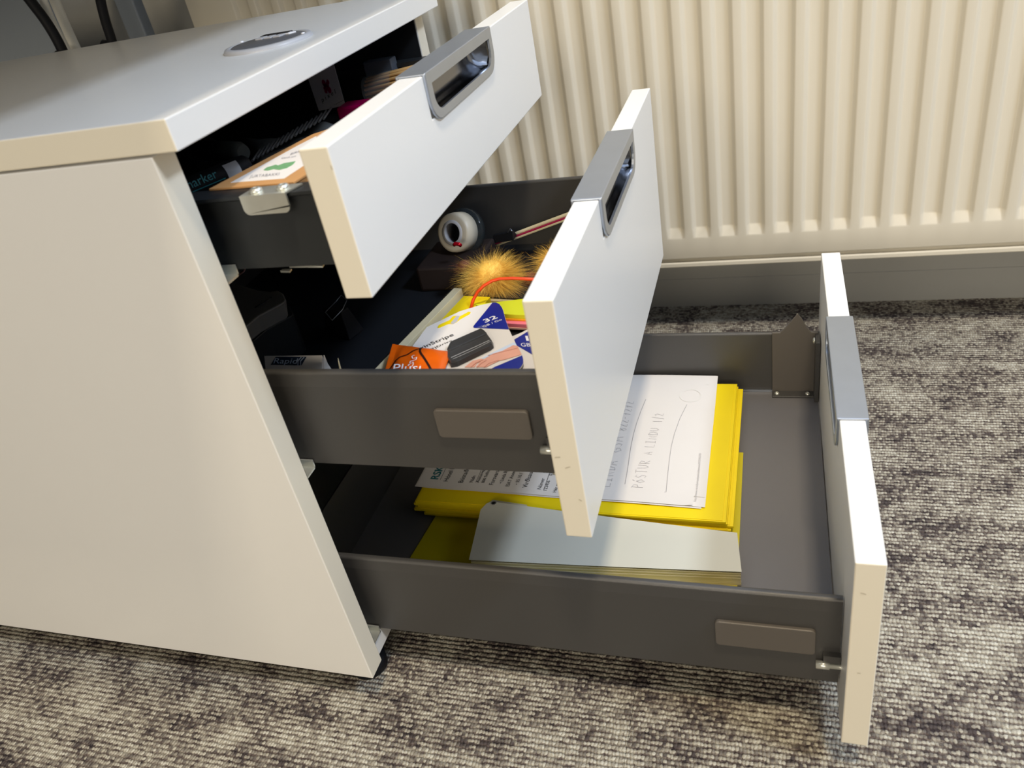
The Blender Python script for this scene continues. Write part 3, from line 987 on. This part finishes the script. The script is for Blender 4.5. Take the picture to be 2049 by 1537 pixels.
def shrink(poly, dx, dy):
    return [(x + dx, y + dy) for x, y in poly]


# clean quads
nq = [(top[0].x, top[0].y), (.1975, top[0].y + .018), (.1975, top[5].y - .010), (top[5].x - .002, top[5].y - .001)]
MB().slab(nq, .3058, .3095).build('neon_pad', M['neon'], sn, bevel=.0002)
MB().slab(shrink(nq, 0.0004, -.0012), .3043, .3057).build('orange_pad', M['orangep'], sn, bevel=.0002)
MB().slab(shrink(nq, .001, -.0055), .3010, .3042).build('pink_pad', M['pink'], sn, bevel=.0002)
MB().slab(shrink(nq, .001, -.0060), .2992, .3009).build('pale_pad', M['palepink'], sn, bevel=.0002)

# packaged flash drives: card with printed areas and blister
ZK = .3135
k4 = lambda x, y: (860 + x * .10737, 580 + y * .10737)


def kp(x, y, z=ZK):
    return at(*k4(x, y), z)


def polyflat(name, pts, z, m, par, th=.0002):
    return MB().slab([(p[0], max(p[1], .051)) for p in pts], z, z + th).build(name, M[m], par)


card = thing('flash_drive_pack', 'white hang card reading 32 with a blue corner and a black flash drive', 'package', (.13, .09, ZK))
ol = [kp(-60, 700), kp(0, 668), kp(560, 400), kp(940, 285), kp(1165, 240), kp(1235, 238), kp(1300, 268), kp(1345, 330), kp(1370, 385), kp(1415, 560), kp(1480, 745), kp(1600, 1000), kp(1740, 1300), kp(1745, 1370), kp(1700, 1450), kp(1560, 1600), kp(100, 2050), kp(-640, 1500)]
ol[-1] = kp(-420, 1180)
MB().slab([(p.x, max(p.y, .0505)) for p in ol], ZK - .0006, ZK).build('backing_card', M['paper'], card)
polyflat('blue_corner', [kp(1170, 243), kp(1235, 241), kp(1298, 271), kp(1342, 332), kp(1367, 387), kp(1412, 562), kp(1476, 742), kp(830, 712), kp(812, 700), kp(815, 680)], ZK + .0001, 'blue', card)
polyflat('blue_foot', [kp(1215, 1440), kp(1722, 1228), kp(1742, 1300), kp(1742, 1370), kp(1695, 1450), kp(1400, 1640), kp(1000, 1560)], ZK + .0001, 'blue', card)
polyflat('hang_slot', [kp(150, 690), kp(170, 660), kp(370, 570), kp(430, 500), kp(500, 488), kp(560, 500), kp(720, 415), kp(762, 420), kp(755, 450), kp(560, 560), kp(500, 610), kp(430, 640), kp(350, 640), kp(180, 712), kp(155, 712)], ZK + .0001, 'yellow', card)
polyflat('slot_gleam', [kp(385, 635), kp(500, 495), kp(560, 500), kp(510, 600), kp(440, 642)], ZK + .0003, 'lightgrey', card)
polyflat('pale_blue_fade', [kp(1180, 1170), kp(1560, 985), kp(1600, 1000), kp(1640, 1080), kp(1300, 1180), kp(900, 1320)], ZK + .0001, 'paleblue', card)
hd = MB()
for pts, zz in (([(650, 1450), (800, 1330), (960, 1290), (1020, 1310), (880, 1380), (840, 1450)], .0003), ([(860, 1450), (930, 1360), (1180, 1200), (1350, 1150), (1560, 1040), (1640, 1060), (1715, 1215), (1400, 1310), (1300, 1330), (1150, 1400), (1060, 1450)], .0004)):
    hd.slab([(kp(*p).x, kp(*p).y) for p in pts], ZK + zz, ZK + zz + .0001)
hd.build('printed_hand', M['skin'], card)
hd = MB()
for pts in ([(760, 1450), (850, 1370), (1000, 1300)], [(880, 1450), (960, 1370), (1060, 1310)], [(1010, 1450), (1100, 1370), (1290, 1310)], [(1080, 1225), (1350, 1155), (1640, 1085)]):
    hd.ribbon([kp(*p, ZK + .0006) for p in pts], .0005)
hd.build('hand_creases', M['skin2'], card, normals=False)
tw = MB()


def txt(mb, s, a, b, up, hgt, bold=False, z=ZK + .0004):
    a, b = kp(*a, z), kp(*b, z)
    u_ = (b - a).normalized()
    text_faces(mb, s, a, u_, (-u_.y, u_.x, 0), width=(b - a).length, height=hgt, bold=bold)


txt(tw, '32', (1035, 612), (1270, 522), 0, .0058, True)
tw.build('capacity_number', M['white'], card, normals=False)
tw = MB()
txt(tw, 'GB / Go', (1000, 702), (1350, 560), 0, .0028)
tw.build('capacity_unit', M['white'], card, normals=False)
tw = MB()
txt(tw, 'TwinStripe', (-330, 1178), (455, 848), 0, .0046)
txt(tw, '[USB]Drive', (-160, 1205), (420, 950), 0, .0026)
tw.build('card_lettering', M['ink'], card, normals=False)
# drive under its clear blister
bl = [kp(330, 1190), kp(400, 1080), kp(990, 825), kp(1075, 850), kp(1190, 1010), kp(1200, 1090), kp(1140, 1140), kp(520, 1440), kp(400, 1460), kp(330, 1330)]


def raised(poly, z0, z1, ins):
    c = sum((Vector((p.x, p.y, 0)) for p in poly), Vector()) / len(poly)
    lo = [(p.x, p.y, z0) for p in poly]
    hi = [(p.x + (c.x - p.x) * ins, p.y + (c.y - p.y) * ins, z1) for p in poly]
    return MB().prism(lo, hi)


raised(bl, ZK + .0002, ZK + .0042, .06).build('flash_drive', M['usb2'], card, bevel=.0005)
tp = [kp(345, 1210), kp(410, 1075), kp(985, 822), kp(1040, 850), kp(1095, 905), kp(1085, 925), kp(400, 1235)]
raised([Vector((p.x, p.y - .0005, 0)) for p in tp], ZK + .0040, ZK + .0056, .03).build('drive_cap', M['usb'], card, bevel=.0004)
ln = MB().ribbon([kp(400, 1262, ZK + .0049), kp(760, 1100, ZK + .0049), kp(1110, 940, ZK + .0049)], .0006)
ln.ribbon([kp(430, 1290, ZK + .0047), kp(780, 1135, ZK + .0047), kp(1130, 960, ZK + .0047)], .0004)
ln.build('drive_line', M['lightgrey'], card, normals=False)
bo = [kp(300, 1180), kp(390, 1060), kp(980, 800), kp(1050, 780), kp(1110, 820), kp(1225, 1010), kp(1230, 1100), kp(1160, 1160), kp(520, 1480), kp(380, 1490), kp(300, 1340)]
raised(bo, ZK + .0002, ZK + .0070, .05).build('blister', M['clear'], card, bevel=.0008)

ZK2 = .3100
card2 = thing('flash_drive_pack', 'white hang card with a blue tip, half hidden behind the middle drawer front', 'package', (.165, .085, ZK2))
o2 = [kp(1525, 870, ZK2), kp(1700, 800, ZK2), kp(2000, 640, ZK2), kp(2300, 900, ZK2), kp(2300, 1500, ZK2), kp(1740, 1500, ZK2), kp(1560, 1100, ZK2)]
o2 = [(min(p.x, .1978), p.y) for p in o2]
MB().slab([(x, max(y, .0505)) for x, y in o2], ZK2 - .0006, ZK2).build('backing_card', M['paper'], card2)
b2 = [kp(1573, 935, ZK2), kp(1830, 780, ZK2), kp(2080, 650, ZK2), kp(2080, 1290, ZK2), kp(1900, 1205, ZK2), kp(1620, 1040, ZK2)]
b2 = [Vector((min(p.x, .1976), p.y, p.z)) for p in b2]
polyflat('blue_corner', b2, ZK2 + .0001, 'blue', card2)
tw = MB()
a, b, u = kp(1800, 950, ZK2 + .0004), kp(2030, 950, ZK2 + .0004), kp(1775, 855, ZK2 + .0004)
text_faces(tw, '16', a, b - a, u - a, width=.016, height=(u - a).length)
a, b, u = kp(1705, 1055, ZK2 + .0004), kp(1880, 1055, ZK2 + .0004), kp(1690, 990, ZK2 + .0004)
text_faces(tw, 'GB', a, b - a, u - a, width=(b - a).length, height=(u - a).length)
tw.build('capacity_number', M['white'], card2, normals=False)

# orange sachet
ZS = .3190
s1 = lambda x, y: (750 + x * .08297, 660 + y * .08297)
sp_ = lambda x, y, z=ZS: at(*s1(x, y), z)
c00, c10, c11, c01 = sp_(110, 1180), sp_(1500, 1250), sp_(1820, 440), sp_(400, 262)
for c in (c00, c10):
    c.y = max(c.y, .0515)
sa = thing('sachet', 'orange chocolate sachet with dark curved stripes and white lettering', 'sachet', (c00.x, c00.y, .312))
nu, nv = 26, 14
g = {}


def sq(u, v, e=0):
    p = c00.lerp(c10, u).lerp(c01.lerp(c11, u), v)
    seal = 0.0 if u < .09 else min(1, (u - .09) / .12)
    bul = seal * math.sin(math.pi * min(1, max(0, (u - .05) / .95))) ** .5 * (math.sin(math.pi * v) ** .55)
    z = .3160 + .0050 * bul + .0003 * math.sin(u * 60) * (1 if u < .09 else 0) + .0005 * math.sin(u * 17 + v * 9) * bul
    return Vector((p.x, p.y, z + e))


for sgn in (1, -1):
    mbs = MB()
    g = {}
    for i in range(nu + 1):
        for j in range(nv + 1):
            p = sq(i / nu, j / nv)
            if sgn < 0:
                p.z = .3158 - (p.z - .316) * .6
            g[i, j] = mbs.bm.verts.new(p)
    for i in range(nu):
        for j in range(nv):
            f = mbs.bm.faces.new((g[i, j], g[i + 1, j], g[i + 1, j + 1], g[i, j + 1]))
            f.smooth = True
    mbs.build('front_foil' if sgn > 0 else 'back_foil', M['sachet'], sa, normals=False)


def on_s(x, y, e=.0005):
    p = sp_(x, y)
    # find u,v by iteration
    best = None
    for a in range(0, 101, 2):
        for b_ in range(0, 101, 4):
            w_ = sq(a / 100, b_ / 100, e)
            dd = (w_.x - p.x) ** 2 + (w_.y - p.y) ** 2
            if best is None or dd < best[0]:
                best = (dd, w_.z)
    return Vector((p.x, p.y, best[1]))


sb_ = MB()
sb_.ribbon([on_s(*p) for p in ((1120, 395), (1090, 450), (1040, 500), (940, 570), (800, 640), (620, 700), (500, 745), (380, 830), (290, 915), (180, 1020))], .0013)
sb_.ribbon([on_s(*p) for p in ((1130, 395), (1105, 470), (1100, 560), (1130, 640), (1190, 720), (1260, 820), (1325, 915), (1390, 1020))], .0017)
sb_.build('dark_stripe', M['choco'], sa, normals=False)
sw = MB()
sw.ribbon([on_s(*p, .0007) for p in ((985, 700), (950, 690), (915, 715), (930, 760), (990, 760), (1030, 745), (1020, 790), (960, 800), (870, 815), (855, 850), (890, 860), (935, 830), (940, 880), (900, 930))], .0007)
a, b, u = on_s(440, 1050, .0008), on_s(1110, 1040, .0008), on_s(480, 868, .0008)
text_faces(sw, 'Plúsi', a, b - a, u - a, width=(b - a).length, height=(u - a).length)
for v in sw.bm.verts:
    v.co.z = max(v.co.z, .3205)
sw.build('white_lettering', M['white'], sa, normals=False)


# fluffy key fobs
def pompom(c, r, n, label, m, seed, squash=.75):
    rnd = random.Random(seed)
    t_ = thing('pompom', label, 'pompom', (c.x, c.y, c.z - r * squash))
    core = MB()
    core.lathe((c.x, c.y, c.z - r * .45), (0, 0, 1), [(.0005, 0), (r * .35, r * .08), (r * .5, r * .3), (r * .5, r * .6), (r * .3, r * .85), (.0005, r * .9)], 16)
    core.build('core', M[m], t_)
    mb = MB()
    for i in range(n):
        zz = rnd.uniform(-.75, 1)
        a = rnd.uniform(0, 2 * math.pi)
        s_ = math.sqrt(max(0, 1 - zz * zz))
        d = Vector((s_ * math.cos(a), s_ * math.sin(a), zz))
        L = r * rnd.uniform(.5, 1.05) * (1.12 if rnd.random() < .07 else 1)
        sw_ = Vector((rnd.uniform(-1, 1), rnd.uniform(-1, 1), rnd.uniform(-1, .7))) * .85 + Vector((0.15, 0, -.15)) + Vector((math.sin(a * 5 + zz * 4), math.cos(a * 4), 0)) * .35
        w2 = Vector((rnd.uniform(-1, 1), rnd.uniform(-1, 1), rnd.uniform(-1, 1))) * .10
        pts = []
        for k in range(7):
            u = k / 6
            p = c + Vector((d.x, d.y, d.z * squash)) * (r * .12 + (L - r * .12) * u) + sw_ * (L * .5 * u * u) + w2 * (L * math.sin(u * 6.3))
            pts.append(p)
        wd = rnd.uniform(.00008, .00022)
        q = d.cross(Vector((rnd.uniform(-1, 1), rnd.uniform(-1, 1), rnd.uniform(-1, 1)))).normalized()
        prev = None
        for k, p in enumerate(pts):
            hw_ = wd * (1 - k / 6.4)
            cur = (mb.bm.verts.new(p + q * hw_), mb.bm.verts.new(p - q * hw_))
            if prev:
                f = mb.bm.faces.new((prev[0], cur[0], cur[1], prev[1]))
                f.smooth = True
            prev = cur
    o = mb.build('fur', M[m], t_, normals=False)
    o['kind'] = 'stuff'
    return t_


pompom(at(982, 553, .309), .0285, 13000, 'straw coloured fluffy pompom crossed by a red cord', 'fur', 1, .62)
pompom(at(1118, 522, .309), .0240, 8000, 'straw coloured fluffy pompom half hidden by the middle drawer front', 'fur', 2, .62)
pompom(at(930, 533, .296), .0130, 900, 'small reddish brown tuft left of the crossed pompom', 'fur2', 3, .6)
pompom(at(1062, 558, .300), .0130, 900, 'small reddish brown tuft between the two straw pompoms', 'fur2', 4, .6)
rc = [(941, 622, .302), (947, 600, .309), (956, 584, .316), (968, 572, .3205), (985, 562, .3235), (1000, 558, .3245), (1025, 557, .3245), (1050, 558, .3235), (1085, 560, .322), (1110, 564, .312)]
P_ = [at(*p) for p in rc]
tag(MB().tube(P_, .0014, 8).build('red_cord', M['cord']), 'bright red orange cord looping over the straw pompom', 'cord')

# roll of adhesive tape in its smoky holder
tc = at(905, 466, .3110)
axd = Vector((-.28, -.90, .34)).normalized()
tag(MB().box(tc.x - .035, tc.x + .03, tc.y - .03, tc.y + .035, FL2 + .0002, .2885).build('leather_case', mat('dark_brown_leather', (.014, .006, .005, 1), .7), bevel=.003), 'dark brown case under the tape roll in the middle drawer', 'case')
ro = thing('tape_roll', 'cream roll of adhesive tape standing by the far wall of the middle drawer', 'tape', (tc.x, tc.y, FL2))
R0 = .0192
MB().lathe(tc, axd, [(.0125, 0), (R0 - .002, 0), (R0, -.001), (R0 + .0006, -.006), (R0 + .0006, -.016), (.0125, -.016), (.0125, 0)], 48).build('tape_layers', M['tape'], ro)
MB().lathe(tc, axd, [(.0095, .0006), (.0126, .0006), (.0126, -.0160), (.0095, -.0160), (.0095, .0006)], 36).build('core', M['lightgrey'], ro)
MB().lathe(tc, axd, [(.0062, -.0165), (R0 + .004, -.0165), (R0 + .004, -.024), (.0062, -.024), (.0062, -.0165)], 40).build('holder', M['darksmoke'], ro)
MB().lathe(tc, axd, [(.0001, -.0145), (.0094, -.0145), (.0094, -.0158), (.0001, -.0158)], 30).build('core_shade_disc', M['black'], ro)  # added black disc stands in for the dark inside the core
p1 = at(909, 490, .3095)
tag(MB().tube([p1, p1 + Vector((.002, -.002, .002)), p1 + Vector((.004, .0, .0005)), p1 + Vector((.0055, -.002, .0015)), p1 + Vector((.0065, .0, -.001))], .0019, 8).build('foil_wrapper', M['redfoil']), 'shiny red foil scrap inside the tape roll', 'wrapper')

# leaning sheets and black clip at the far side
l0, l1 = at(950, 509, .2640), at(1135, 441, .3050)
bk = thing('paper_pad', 'thin stack of white sheets lying against the far side, pale edge showing', 'paper', (l0.x, l0.y, .262))
for i, m_ in enumerate(('pages', 'magenta', 'pages')):
    o_ = Vector((0, .0022 * i, .0015 * i))
    a, b = l0 + o_, l1 + o_
    a2, b2 = a + Vector((-.004, .003, .0)), b + Vector((0, .007, .0))
    b.x = min(b.x, .1975)
    b2.x = min(b2.x, .1975)
    MB().prism([a, b, b2, a2], [p + Vector((0, 0, .0012)) for p in (a, b, b2, a2)]).build('sheet', M[m_], bk)
cb = at(1010, 479, .285)
bc = thing('binder_clip', 'black binder clip on the edge of the leaning white sheets', 'clip', (cb.x, cb.y, .275))
MB().prism([cb + Vector(v) for v in ((-.012, -.002, -.003), (.012, -.008, .0015), (.012, .006, .0015), (-.012, .010, -.003))], [cb + Vector(v) for v in ((-.012, 0, .005), (.012, -.005, .010), (.012, -.001, .010), (-.012, .004, .005))]).build('clip_body', M['black'], bc, bevel=.0006)
MB().tube([cb + Vector(v) for v in ((.006, -.004, .009), (.009, -.002, .012), (.011, -.004, .010))], .0007, 8).build('wire_arm', M['bare'], bc)

# staple box
rb_ = thing('staple_box', 'white staple box with a navy brand panel, near side of the middle drawer', 'box', (0, .07, FL2))
ya, za = .0780, .3235
xr_ = aty(645, 711, ya).x
za = aty(645, 711, ya).z
MB().prism([(-.045, .052, FL2 + .0002), (-.045, ya, za), (-.045, .106, FL2 + .0002)], [(xr_ + .008 * 0 - .008, .052, FL2 + .0002), (xr_, ya, za), (xr_ - .008, .106, FL2 + .0002)]).build('carton', M['paper'], rb_, bevel=.0003)
MB().prism([(xr_ + .001, ya, za), (xr_ + .013, .064, za - .032), (xr_ + .006, .060, za - .034)], [(xr_ + .0016, ya + .0003, za), (xr_ + .0136, .0643, za - .032), (xr_ + .0066, .0603, za - .034)]).build('end_flap', M['paper'], rb_)
nface = Vector((0, -(za - FL2), ya - .052)).normalized()
vface = Vector((0, ya - .052, za - FL2)).normalized()


def onf(px, py, e=.0004):
    p0 = Vector((0, ya, za))
    r = Matrix(CR).transposed() @ Vector(((px - PX) / F, -(py - PY) / F, -1))
    tt_ = (p0 - CP).dot(nface) / r.dot(nface)
    return CP + r * tt_ + nface * e


pp = [onf(552, 714), onf(614, 714), onf(604, 731), onf(542, 730)]
MB().face(pp).build('brand_panel', M['navy'], rb_, normals=False)
tw = MB()
a, b, u = onf(548, 727, .0006), onf(594, 727.5, .0006), onf(551.5, 716.5, .0006)
text_faces(tw, 'Rapid', a, b - a, u - a, width=(b - a).length, height=(u - a).length)
for x in (598, 603.5):
    tw.ribbon([onf(x + 6, 714.5, .0006), onf(x - 1, 722, .0006), onf(x - 1, 731, .0006)], .0007, nface)
tw.build('brand_lettering', M['paleblue'], rb_, normals=False)
p = at(676, 737, .322)
tag(MB().prism([p + Vector(v) for v in ((-.003, 0, -.02), (.001, 0, -.02), (.0028, 0, .0085))], [p + Vector(v) for v in ((-.003, .0006, -.02), (.001, .0006, -.02), (.0028, .0006, .0085))]).build('paper_scrap', M['pages']), 'small pointed cream paper scrap beside the staple box', 'paper')

# grey hole punch
hp = thing('hole_punch', 'grey hole punch lying deep in the middle drawer', 'hole punch', (-.07, .16, FL2))
c3 = lambda x, y: (340 + x * .2538, 380 + y * .2538)
zt_ = .318
tpo = [at(*c3(*p), zt_) for p in ((380, 690), (480, 718), (600, 760), (700, 790), (790, 800), (850, 790), (895, 815), (915, 860), (905, 880), (700, 990), (590, 1080), (430, 1000))]
lo = [Vector((p.x - .002, p.y - .003, zt_ - .016)) for p in tpo]
MB().prism([tuple(p) for p in lo], [tuple(p) for p in tpo]).build('lever', M['grey'], hp, bevel=.0015)
lo2 = [Vector((p.x - .001, p.y + .004, FL2 + .0003)) for p in tpo]
hi2 = [Vector((p.x - .001, p.y + .004, zt_ - .0165)) for p in tpo]
MB().prism([tuple(p) for p in lo2], [tuple(p) for p in hi2]).build('base', M['dark'], hp, bevel=.001)
p = at(*c3(745, 890), zt_ + .0002)
q_ = at(*c3(800, 850), zt_ + .0002)
MB().tube([at(*c3(670, 930), zt_), p, q_], .0009, 6).build('groove', M['dark'], hp)

# black binder clip with a bright wire frame
zb_ = .290
pts = [at(*c3(*p), zb_) for p in ((1310, 880), (1225, 965), (1280, 1028), (1360, 945), (1395, 870), (1350, 830))]
bcl = thing('binder_clip', 'black binder clip with a bright wire arm under the top drawer front', 'clip', (pts[0].x, pts[0].y, FL2))
MB().tube(pts + [pts[0]], .0005, 6).build('wire_arm', M['bare'], bcl)
cc = sum(pts, Vector()) / len(pts)
MB().prism([(cc.x - .02, cc.y - .004, FL2 + .0003), (cc.x + .012, cc.y - .016, FL2 + .0003), (cc.x + .018, cc.y + .004, FL2 + .0003), (cc.x - .014, cc.y + .016, FL2 + .0003)],
           [(cc.x - .016, cc.y - .0, zb_ - .001), (cc.x + .008, cc.y - .01, zb_ - .001), (cc.x + .011, cc.y + .0, zb_ - .001), (cc.x - .012, cc.y + .009, zb_ - .001)]).build('clip_body', M['black'], bcl, bevel=.001)
pw = [at(452, 568, .336), at(470, 556, .340), at(488, 543, .345), at(491, 536, .350)]
tag(MB().tube(pw, .0008, 6).build('wire_hook', M['palepink']), 'thin bent wire hook sticking up in front of the grey hole punch', 'wire')
# small zinc bits of the runner under the top drawer
for px, py, ln_ in ((572, 545, .004), (605, 535, .010), (632, 535, .006)):
    p = at(px, py, .400)
    MB().prism([p + Vector(v) for v in ((-ln_, 0, 0), (ln_, -.001, .0), (ln_, .002, .0005), (-ln_, .003, .0))], [p + Vector(v) for v in ((-ln_, 0, .0015), (ln_, -.001, .0012), (ln_, .002, .0015), (-ln_, .003, .0012))]).build('runner_clip', M['zinc'], D1)

# ------------------------------------------------------------------ top drawer contents
kb = thing('kraft_card_box', 'flat brown cardboard box with a white label showing a green leaf', 'box', (.03, .06, FL1))
KZ = .4647
c6 = lambda x, y: (340 + x * .14641, 220 + y * .14641)
ko = [at(*c6(*p), KZ) for p in ((530, 1080), (1690, 985), (1860, 880), (2250, 640), (2500, 150), (1950, 330))]
ko = [(min(p.x, .0900), p.y) for p in ko]
MB().slab([(x - .0, y + .0) for x, y in ko], KZ - .0014, KZ).build('lid', M['kraft'], kb, bevel=.0002)
MB().slab([(x * .97 + .001, max(y, SN + .0140)) for x, y in ko], FL1 + .0002, KZ - .0016).build('tray', M['kraft'], kb)
lo_ = [at(*c6(*p), KZ) for p in ((830, 997), (1560, 940), (1810, 775), (2000, 640), (2000, 360), (1735, 497))]
lb = MB().slab([(min(p.x, .089), p.y) for p in lo_], KZ, KZ + .0002).build('label_sheet', M['paper'], kb)
lf = [at(*c6(*p), KZ) for p in ((1280, 830), (1320, 795), (1400, 770), (1450, 755), (1480, 765), (1560, 735), (1720, 708), (1680, 755), (1600, 800), (1500, 825), (1420, 815), (1340, 835))]
MB().slab([(p.x, p.y) for p in lf], KZ + .0002, KZ + .0004).build('printed_leaf', M['green'], lb)
tw = MB()
for s_, a, b, u in (('JURTABAKKI', (1085, 925), (1490, 890), (1100, 890)), ('BIRKI', (1640, 615), (1790, 570), (1660, 585)), ('íslensk jurt', (1520, 668), (1720, 640), (1530, 645))):
    a, b, u = at(*c6(*a), KZ + .0005), at(*c6(*b), KZ + .0005), at(*c6(*u), KZ + .0005)
    text_faces(tw, s_, a, b - a, u - a, width=(b - a).length, height=(u - a).length)
tw.build('label_print', M['greyink'], lb, normals=False)['kind'] = 'stuff'

# marker pen
ma, mb_ = at(340, 395, .452), at(496, 330, .452)
dv_ = (mb_ - ma).normalized()
mk = thing('marker_pen', 'thick black marker pen with a small grey label, beside the brown box', 'pen', (ma.x, ma.y, .44))
rr = .0085
MB().tube([ma - dv_ * .03, ma, ma + dv_ * (mb_ - ma).length * .82, mb_ - dv_ * .002, mb_], [rr, rr, rr, rr * .95, rr * .8], 24).build('barrel', M['black'], mk)
cv_ = (CP - ma).normalized()
nv_ = (cv_ - dv_ * cv_.dot(dv_)).normalized()
uv_ = nv_.cross(dv_).normalized()
if uv_.z < 0:
    uv_ = -uv_


def pen(u, a, e=.0004):
    return ma + dv_ * u + (nv_ * math.cos(a) + uv_ * math.sin(a)) * (rr + e)


Lp = (mb_ - ma).length
lbm = MB()
lbm.rings([[pen(Lp * .66 + .0115 * i, math.radians(-35 + 80 * k / 10)) for k in range(11)] for i in range(2)], close=False)
lbm.build('pen_label', M['lightgrey'], mk, normals=False)
lnm = MB()
lnm.rings([[pen(Lp * u, math.radians(-18 + 4 * k)) for k in range(2)] for u in (.0, .62)], close=False)
tw = MB()
text_faces(tw, 'marker', pen(Lp * .14, 0, .0009), dv_, uv_, height=.0062, width=Lp * .40)
for f in list(lnm.bm.faces):
    tw.face([v.co.copy() for v in f.verts])
lnm.bm.free()
tw.build('pen_lettering', M['cyan'], mk, normals=False)

# blunt grey tube and grey dome behind the pen
a, b = at(395, 300, .447), at(488, 305, .447)
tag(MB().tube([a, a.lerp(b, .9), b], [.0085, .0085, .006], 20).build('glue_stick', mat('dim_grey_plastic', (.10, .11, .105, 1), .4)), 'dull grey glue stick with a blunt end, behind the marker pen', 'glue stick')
c = at(385, 292, .440)
tag(MB().lathe((c.x, c.y, FL1 + .0003), (0, 0, 1), [(.021, 0), (.023, .004), (.022, .012), (.016, .018), (.006, .021), (.0001, .0215)], 32).build('tape_puck', M['dark']), 'dark rounded puck behind the front corner of the pedestal', 'puck')
# crumpled clear bag
bg = thing('plastic_bag', 'crumpled dark grey plastic bag lying behind the marker pen', 'bag', (-.06, .2, FL1))
mb2 = MB()
g = {}
rnd = random.Random(5)
A0, A1, A2, A3 = at(500, 330, .440), at(640, 262, .440), at(690, 232, .440), at(450, 262, .440)
for i in range(29):
    for j in range(21):
        u, v = i / 28, j / 20
        p = A0.lerp(A1, u).lerp(A3.lerp(A2, u), v)
        edge = min(u, 1 - u, v, 1 - v) * 6
        z = .4275 + min(1, edge) * (.009 + .004 * math.sin(u * 5 + v * 3) + .0022 * math.sin(v * 11 + u * 5) + .001 * math.sin(u * 19 - v * 9))
        g[i, j] = mb2.bm.verts.new((p.x, p.y, z))
for i in range(28):
    for j in range(20):
        mb2.bm.faces.new((g[i, j], g[i + 1, j], g[i + 1, j + 1], g[i, j + 1])).smooth = True
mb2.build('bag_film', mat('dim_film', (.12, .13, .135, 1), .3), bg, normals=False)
# ribbed strip (row of drawing pins / zip)
stp = MB()
for i in range(16):
    a = at(505 + i * 9.5, 322 - i * 5.6, .444)
    b = at(520 + i * 9.5, 300 - i * 5.6, .444)
    stp.tube([a, b], .0011, 6)
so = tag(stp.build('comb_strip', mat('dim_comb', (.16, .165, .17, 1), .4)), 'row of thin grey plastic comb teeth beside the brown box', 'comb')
so['kind'] = 'stuff'
# business card against the far side
yc_ = .372
cq = [aty(*p, yc_) for p in ((611, 142), (663, 112), (691, 211), (638, 222))]
cdir = (cq[2] - cq[3])
bcard = thing('business_card', 'white business card with a dark red X mark, back of the top drawer', 'card', (cq[3].x, yc_, cq[3].z))
MB().prism([tuple(p) for p in cq], [(p.x, p.y + .0006, p.z) for p in cq]).build('card_face', mat('dull_white_card', (.66, .62, .66, 1), .6), bcard)
xm = MB()
for px, py, r in ((648, 166, .0032), (656, 164, .0024), (650, 172, .0022), (655, 170, .0028), (653, 175, .0034), (652, 182, .0026), (659, 180, .0034), (649, 177, .0014)):
    c = aty(px, py, yc_ - .0004)
    xm.face([c + Vector((math.cos(k / 14 * 2 * math.pi) * r * .62, 0, math.sin(k / 14 * 2 * math.pi) * r)) for k in range(14)])
xm.build('red_mark', M['magenta'], bcard, normals=False)
tw = MB()
a, b, u = aty(645, 205, yc_ - .0005), aty(672, 187, yc_ - .0005), aty(642.5, 196, yc_ - .0005)
text_faces(tw, 'p i x e l', a, b - a, u - a, width=(b - a).length, height=(u - a).length)
a, b, u = aty(669, 211, yc_ - .0005), aty(688, 201, yc_ - .0005), aty(668.4, 209, yc_ - .0005)
text_faces(tw, '• prent.is', a, b - a, u - a, width=(b - a).length, height=(u - a).length)
tw.build('card_lettering', M['ink'], bcard, normals=False)
# magenta case and wooden sticks
c = at(700, 222, .437)
tag(MB().box(c.x - .012, c.x + .035, c.y - .004, c.y + .02, FL1 + .0003, .4420).build('magenta_case', M['magenta'], bevel=.002), 'small magenta case below the business card', 'case')
sj = thing('stick_bundle', 'bundle of pale wooden sticks in a clear tub, back of the top drawer', 'sticks', (-.03, .34, FL1))
s0, s1_ = at(742, 183, .443), at(835, 160, .448)
dd = (s1_ - s0).normalized()
n1 = Vector((0, 0, 1))
n2 = dd.cross(n1).normalized()
rnd = random.Random(3)
cnt = 0
for ring, num in ((0, 1), (.0048, 7), (.0092, 13), (.0125, 18)):
    for k in range(num):
        a = 2 * math.pi * k / num
        o_ = n1 * math.sin(a) * ring + n2 * math.cos(a) * ring
        MB().tube([s0 + o_, s0 + o_ + dd * .062], .0015, 6).build('stick', M['wood'], sj)
MB().tube([s0 - dd * .002, s0 + dd * .030], .0148, 32, caps=False).build('tub', M['smoke'], sj)
c = at(812, 120, .450)
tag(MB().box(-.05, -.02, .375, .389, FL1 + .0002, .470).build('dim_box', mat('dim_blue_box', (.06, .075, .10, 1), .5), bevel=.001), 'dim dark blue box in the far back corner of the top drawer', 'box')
